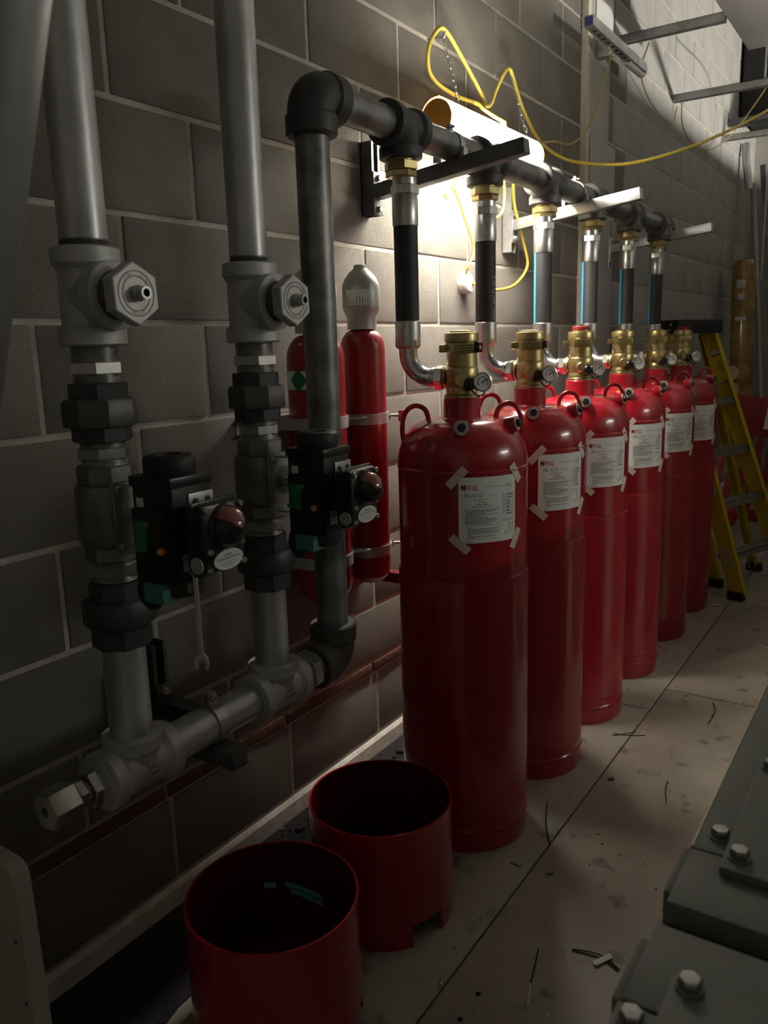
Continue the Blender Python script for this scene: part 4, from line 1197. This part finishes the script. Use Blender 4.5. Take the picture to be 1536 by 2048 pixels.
# things leaning in the far corner
am = thing('amber_tube', 'amber plastic tube with shiny stickers standing in the far corner', 'tube', (0.20, 7.1, 0))
Mam = Matrix.Translation((0.225, 7.05, 0)) @ RY(-0.03)
part(MB().lathe([(0.075, 0.0), (0.085, 0.02), (0.086, 1.86), (0.070, 1.91), (0.03, 1.92)], 'amber_tube', Mam, n=28), 'tube_body', am)
for z, w_, h_ in ((1.70, 0.035, 0.06), (1.61, 0.028, 0.045), (1.45, 0.040, 0.03)):
    part(MB().box(-w_, w_, -0.0885, -0.083, z, z + h_, 'foil', Mam, bev=0.002), 'foil_sticker', am)
for z in (1.05, 0.92): part(MB().lathe([(0.055, 0), (0.058, 0.01), (0.058, 0.05), (0.03, 0.055), (0.02, 0.05)], 'cream', Mam @ along((-0.06, -0.07, z), (0.2, -1, 0)), n=28), 'roller', am)
MB().tube([(0.10, 7.6, 2.55), (0.46, 6.9, 0.0)], 0.021, 'pole_grey', n=16).build('pole', None, 'grey pole leaning in the far corner by the amber tube', 'pole')
mb = channel((0.56, 6.95, 0.0), (0.14, 7.75, 2.72), (1, 0, 0), 0.041, 0.03, 'strut_dark')
for i in range(22):
    p = Vector((0.56, 6.95, 0.0)).lerp(Vector((0.14, 7.75, 2.72)), (i + 0.5) / 22)
mb.build('slotted_channel', None, 'dark slotted steel channel leaning in the far corner', 'channel')
MB().tube(smooth_path([(0.04, 7.55, 2.86), (0.05, 7.52, 2.75), (0.075, 7.5, 2.60), (0.09, 7.5, 2.50)], 5), 0.030, 'foil', n=14).build('foil_sleeve', None, 'crinkled silver foil sleeve on the far corner wall', 'sleeve')

# ================================================================== OPEN FLOOR GUARDS (red drums)
def drum(x, y, a, label):
    r = thing('valve_guard', label, 'guard', (x, y, 0), a, 'open red steel guards on the floor')
    R_, H, th = 0.172, 0.290, 0.005
    n = 72
    # outer and inner skins with two door-shaped notches at the floor
    notch = {}
    for c in (0, 36):
        for q in range(-3, 3): notch[(c + q) % n] = 0.055 if q not in (-3, 2) else 0.050
    mb = MB(); v, f = [], []
    for i in range(n):
        t = 2 * PI * i / n
        for rr in (R_, R_ - th):
            for z in (0.0, 0.055, H - 0.002, H): v.append((rr * math.cos(t), rr * math.sin(t), z))
    def V(i, s_, k): return (i % n) * 8 + s_ * 4 + k
    for i in range(n):
        nx_ = i + 1
        for k in range(3):
            if k == 0 and (i % n) in notch: continue
            f.append((V(i, 0, k), V(nx_, 0, k), V(nx_, 0, k + 1), V(i, 0, k + 1)))
            f.append((V(i, 1, k), V(i, 1, k + 1), V(nx_, 1, k + 1), V(nx_, 1, k)))
        f.append((V(i, 0, 3), V(nx_, 0, 3), V(nx_, 1, 3), V(i, 1, 3)))
        if i % n in notch: f.append((V(i, 0, 1), V(i, 1, 1), V(nx_, 1, 1), V(nx_, 0, 1)))
        else: f.append((V(i, 0, 0), V(i, 1, 0), V(nx_, 1, 0), V(nx_, 0, 0)))
        if ((i - 1) % n in notch) != (i % n in notch): f.append((V(i, 0, 0), V(i, 0, 1), V(i, 1, 1), V(i, 1, 0)))
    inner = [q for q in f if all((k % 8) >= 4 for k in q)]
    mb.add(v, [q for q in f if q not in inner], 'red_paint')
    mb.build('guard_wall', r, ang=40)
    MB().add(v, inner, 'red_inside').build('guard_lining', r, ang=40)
    # inner plate with a round hole
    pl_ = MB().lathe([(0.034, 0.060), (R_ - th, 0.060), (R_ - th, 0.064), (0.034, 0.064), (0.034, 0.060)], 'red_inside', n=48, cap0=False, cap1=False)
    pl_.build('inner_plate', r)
    return r
g1 = drum(0.436, 1.459, -0.31, 'open red steel guard ring on the floor, right in front of the big cylinder')
g2 = drum(0.449, 1.053, 0.45, 'open red steel guard ring with teal patches on its inner wall')
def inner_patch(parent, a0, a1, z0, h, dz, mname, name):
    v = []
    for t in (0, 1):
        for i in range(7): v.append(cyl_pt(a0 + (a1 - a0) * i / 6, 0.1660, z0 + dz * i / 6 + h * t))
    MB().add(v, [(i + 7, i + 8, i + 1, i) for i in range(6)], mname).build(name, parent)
inner_patch(g2, 1.18, 1.70, 0.158, 0.013, 0.022, 'teal_bright', 'teal_patch')  # slanted teal patches laid on the drum's inner wall
inner_patch(g2, 1.16, 1.64, 0.142, 0.012, 0.022, 'teal_bright', 'teal_patch')
inner_patch(g2, 1.82, 1.98, 0.178, 0.014, 0.004, 'teal_bright', 'teal_patch')

# ================================================================== GREY PLANT CASING, LOWER RIGHT
eq = thing('plant_casing', 'olive grey bolted steel plant casing at the edge of the floor', 'plant unit', (1.7, 1.0, 0))
XE, ZE = 1.275, 0.800
part(MB().box(XE, 2.2, 0.849, 2.0, 0.10, ZE, 'plant_grey', bev=0.003), 'frame_section', eq)
part(MB().box(XE, 2.2, 0.744, 0.847, 0.10, ZE, 'plant_grey', bev=0.003), 'frame_section', eq)
part(MB().box(XE + 0.003, 2.2, 0.708, 0.744, 0.10, ZE - 0.025, 'gap_dark'), 'joint_gap', eq)
part(MB().box(XE, 2.2, 0.600, 0.709, 0.10, ZE, 'plant_grey', bev=0.003), 'frame_section', eq)
part(MB().box(XE - 0.002, 2.2, 0.30, 0.598, 0.10, ZE - 0.001, 'plant_grey', bev=0.003), 'frame_section', eq)
part(MB().box(1.62, 2.2, 0.35, 2.6, ZE + 0.012, 1.20, 'plant_grey', bev=0.006), 'shade_casing', eq)  # unseen tall section added to shade the lower wall
part(MB().box(1.62, 2.2, 2.005, 2.6, 0.10, ZE + 0.010, 'plant_grey', bev=0.006), 'shade_casing', eq)
part(MB().box(1.3, 2.15, 0.35, 1.95, 0.0, 0.10, 'strut_dark'), 'plinth', eq)
part(MB().box(XE - 0.008, XE, 0.60, 0.685, 0.70, ZE - 0.004, 'plant_grey', bev=0.001), 'side_flange', eq)
part(MB().box(XE - 0.008, XE, 0.765, 0.848, 0.70, ZE - 0.004, 'plant_grey', bev=0.001), 'side_flange', eq)
part(MB().box(1.310, 2.15, 0.812, 1.98, ZE, ZE + 0.010, 'plant_grey', bev=0.003), 'cover_plate', eq)
part(MB().box(1.308, 2.15, 0.32, 0.640, ZE, ZE + 0.009, 'plant_grey', bev=0.004), 'cover_plate', eq)
part(MB().box(XE - 0.0012, XE + 0.0010, 0.85, 1.99, ZE - 0.006, ZE + 0.0006, 'bare_edge'), 'edge_strip', eq)
for x, y, z in ((1.298, 0.882, ZE), (1.3255, 0.838, ZE + 0.010), (1.324, 0.642 - 0.012, ZE + 0.009), (1.290, 0.580, ZE - 0.001), (1.3255, 1.05, ZE + 0.010)):
    b = MB().lathe([(0.0125, 0.0), (0.0125, 0.002), (0.011, 0.0025)], 'plant_grey', T(x, y, z), n=24)
    b.lathe([(0.0098, 0.0025), (0.0102, 0.004), (0.0102, 0.009), (0.0088, 0.011), (0.0, 0.0115)], 'nickel', T(x, y, z), n=6, ph=0.4)
    part(b, 'bolt', eq)

# sloping pipe close by, and the pale panel below it
MB().tube([(-0.07 + 0.43 * 0.24, 0.50, 0.24), (-0.07 + 0.43 * 2.0, 0.50, 2.0), (-0.07 + 0.43 * 4.28, 0.50, 4.28)], 0.072, 'grey_pipe', n=40).build('sloping_pipe', None, 'thick grey pipe sloping up in front of the wall', 'pipe')
pn = thing('wall_panel', 'pale grey upright board with rounded corner and screw holes beside the wall', 'panel', (0.2, 0.62, 0))
poly = [(0.08, 0.0), (0.352, 0.0), (0.338, 0.545)] + [(0.308 + 0.030 * math.cos(t), 0.547 + 0.028 * math.sin(t)) for t in [i * PI / 2 / 6 for i in range(7)]] + [(0.08, 0.577)]
Mx = Matrix(((1, 0, 0, 0), (0, 0, 1, 0), (0, 1, 0, 0), (0, 0, 0, 1)))
part(MB().extrude(poly, 0.600, 0.628, 'grey_panel', Mx), 'board', pn)
for x, z in ((0.320, 0.440), (0.327, 0.330)):
    part(MB().lathe([(0.0035, 0.0), (0.0035, 0.0006)], 'gap_dark', along((x, 0.6000, z), (0, -1, 0)), n=14), 'screw_hole', pn)

# ================================================================== FLOOR LITTER
def tie(pts, label, m_='tie_black', r=0.0016):
    MB().tube(smooth_path([(x, y, z) for x, y, z in pts], 4), r, m_, n=6).build('cable_tie', None, label, 'litter', 'cable tie offcuts on the floor')
tie([(0.612, 2.075, 0.0018), (0.640, 2.0, 0.003), (0.662, 1.95, 0.002), (0.698, 1.887, 0.0018)], 'long black cable tie beside the foot of the first big cylinder', r=0.0022)
tie([(0.826, 1.505, 0.0018), (0.838, 1.46, 0.004), (0.852, 1.40, 0.003)], 'long cable tie with a pale end on the stained floor', r=0.0020)
MB().tube([(0.852, 1.40, 0.003), (0.872, 1.342, 0.0025)], 0.0026, 'clear_white', n=8).build('cable_tie', None, 'pale cut end of the long cable tie on the stained floor', 'litter', 'cable tie offcuts on the floor')
tie([(0.890, 1.545, 0.0018), (0.930, 1.556, 0.004), (0.965, 1.555, 0.0045), (1.000, 1.540, 0.0018)], 'upper of two black tie wires under a scrap of white tape')
tie([(0.892, 1.541, 0.0018), (0.930, 1.549, 0.003), (0.965, 1.548, 0.0035), (0.998, 1.534, 0.0018)], 'lower of two black tie wires under a scrap of white tape')
MB().box(-0.007, 0.007, -0.028, 0.022, 0.0048, 0.0070, 'clear_white', Matrix.Translation((0.962, 1.548, 0.0)) @ RZ(-0.5), bev=0.0008).build('tape_scrap', None, 'scrap of white tape lying on the black tie wires', 'litter')
tie([(0.884, 2.378, 0.0018), (0.892, 2.32, 0.003), (0.912, 2.255, 0.0018)], 'short dark cable tie in the middle of the floor')
tie([(0.640, 2.600, 0.0018), (0.690, 2.610, 0.003), (0.740, 2.640, 0.0018)], 'longer of two crossed dark ties over the floor joint')
tie([(0.645, 2.580, 0.003), (0.690, 2.625, 0.005), (0.705, 2.650, 0.003)], 'shorter of two crossed dark ties over the floor joint')
tie([(0.879, 3.028, 0.0018), (0.905, 2.95, 0.003), (0.905, 2.835, 0.0018)], 'curved dark tie just before the cross joint of the floor')
tie([(0.905, 3.745, 0.0018), (0.935, 3.72, 0.003), (0.985, 3.69, 0.0018)], 'white cable tie far along the floor', 'clear_white', 0.003)
tie([(0.640, 1.758, 0.0018), (0.671, 1.757, 0.0018)], 'tiny dark sliver by the foot of the first big cylinder', r=0.0014)
def nub(x, y, m_, label, s_=1.0, a=0.0):
    mb = MB().lathe([(0.0045 * s_, 0.0), (0.0045 * s_, 0.016 * s_), (0.0062 * s_, 0.017 * s_), (0.0062 * s_, 0.021 * s_)], m_, Matrix.Translation((x, y, 0.0062 * s_)) @ RZ(a) @ RY(PI / 2), n=10)
    mb.build('screw_plug', None, label, 'litter', 'loose plugs and screws on the floor')
nub(0.739, 1.762, 'cream', 'pale screw plug lying just past the floor joint', 1.0, 0.9)
nub(0.723, 2.293, 'steel_old', 'dark screw lying just past the floor joint', 0.9, 0.5)
nub(0.691, 1.293, 'nickel', 'small shiny screw lying on the floor joint', 0.8, 1.8)
nub(0.635, 4.186, 'clear_white', 'pale plug by the foot of the last red cylinder', 1.4, 0.2)
MB().lathe([(0.004, 0), (0.004, 0.022), (0.007, 0.023), (0.007, 0.027)], 'galv', T(0.05, 1.53, 0.006), n=10).build('wall_bolt', None, 'small bolt standing up from the black strip by the wall', 'bolt')
for x, y in ((0.768, 1.32), (0.767, 1.241)):
    MB().lathe([(0.006, 0.0), (0.006, 0.0007)], 'gap_dark', T(x, y, 0.0), n=14).build('screw_hole', fl)
rn = random.Random(21)
chips = MB()
for i in range(160):
    x, y = rn.uniform(0.66, 1.15), rn.uniform(1.2, 4.2)
    s_ = rn.uniform(0.001, 0.0035); a = rn.uniform(0, 6.28)
    chips.extrude([(x + s_ * math.cos(a + q), y + s_ * math.sin(a + q) * 1.4) for q in (0, 1.6, 3.1, 4.6)], 0.0, 0.0015, rn.choice(('clear_white', 'cream', 'tie_black')))
chips.build('debris_crumbs', None, 'fine crumbs and chips scattered over the floor boards', 'litter', kind='stuff')
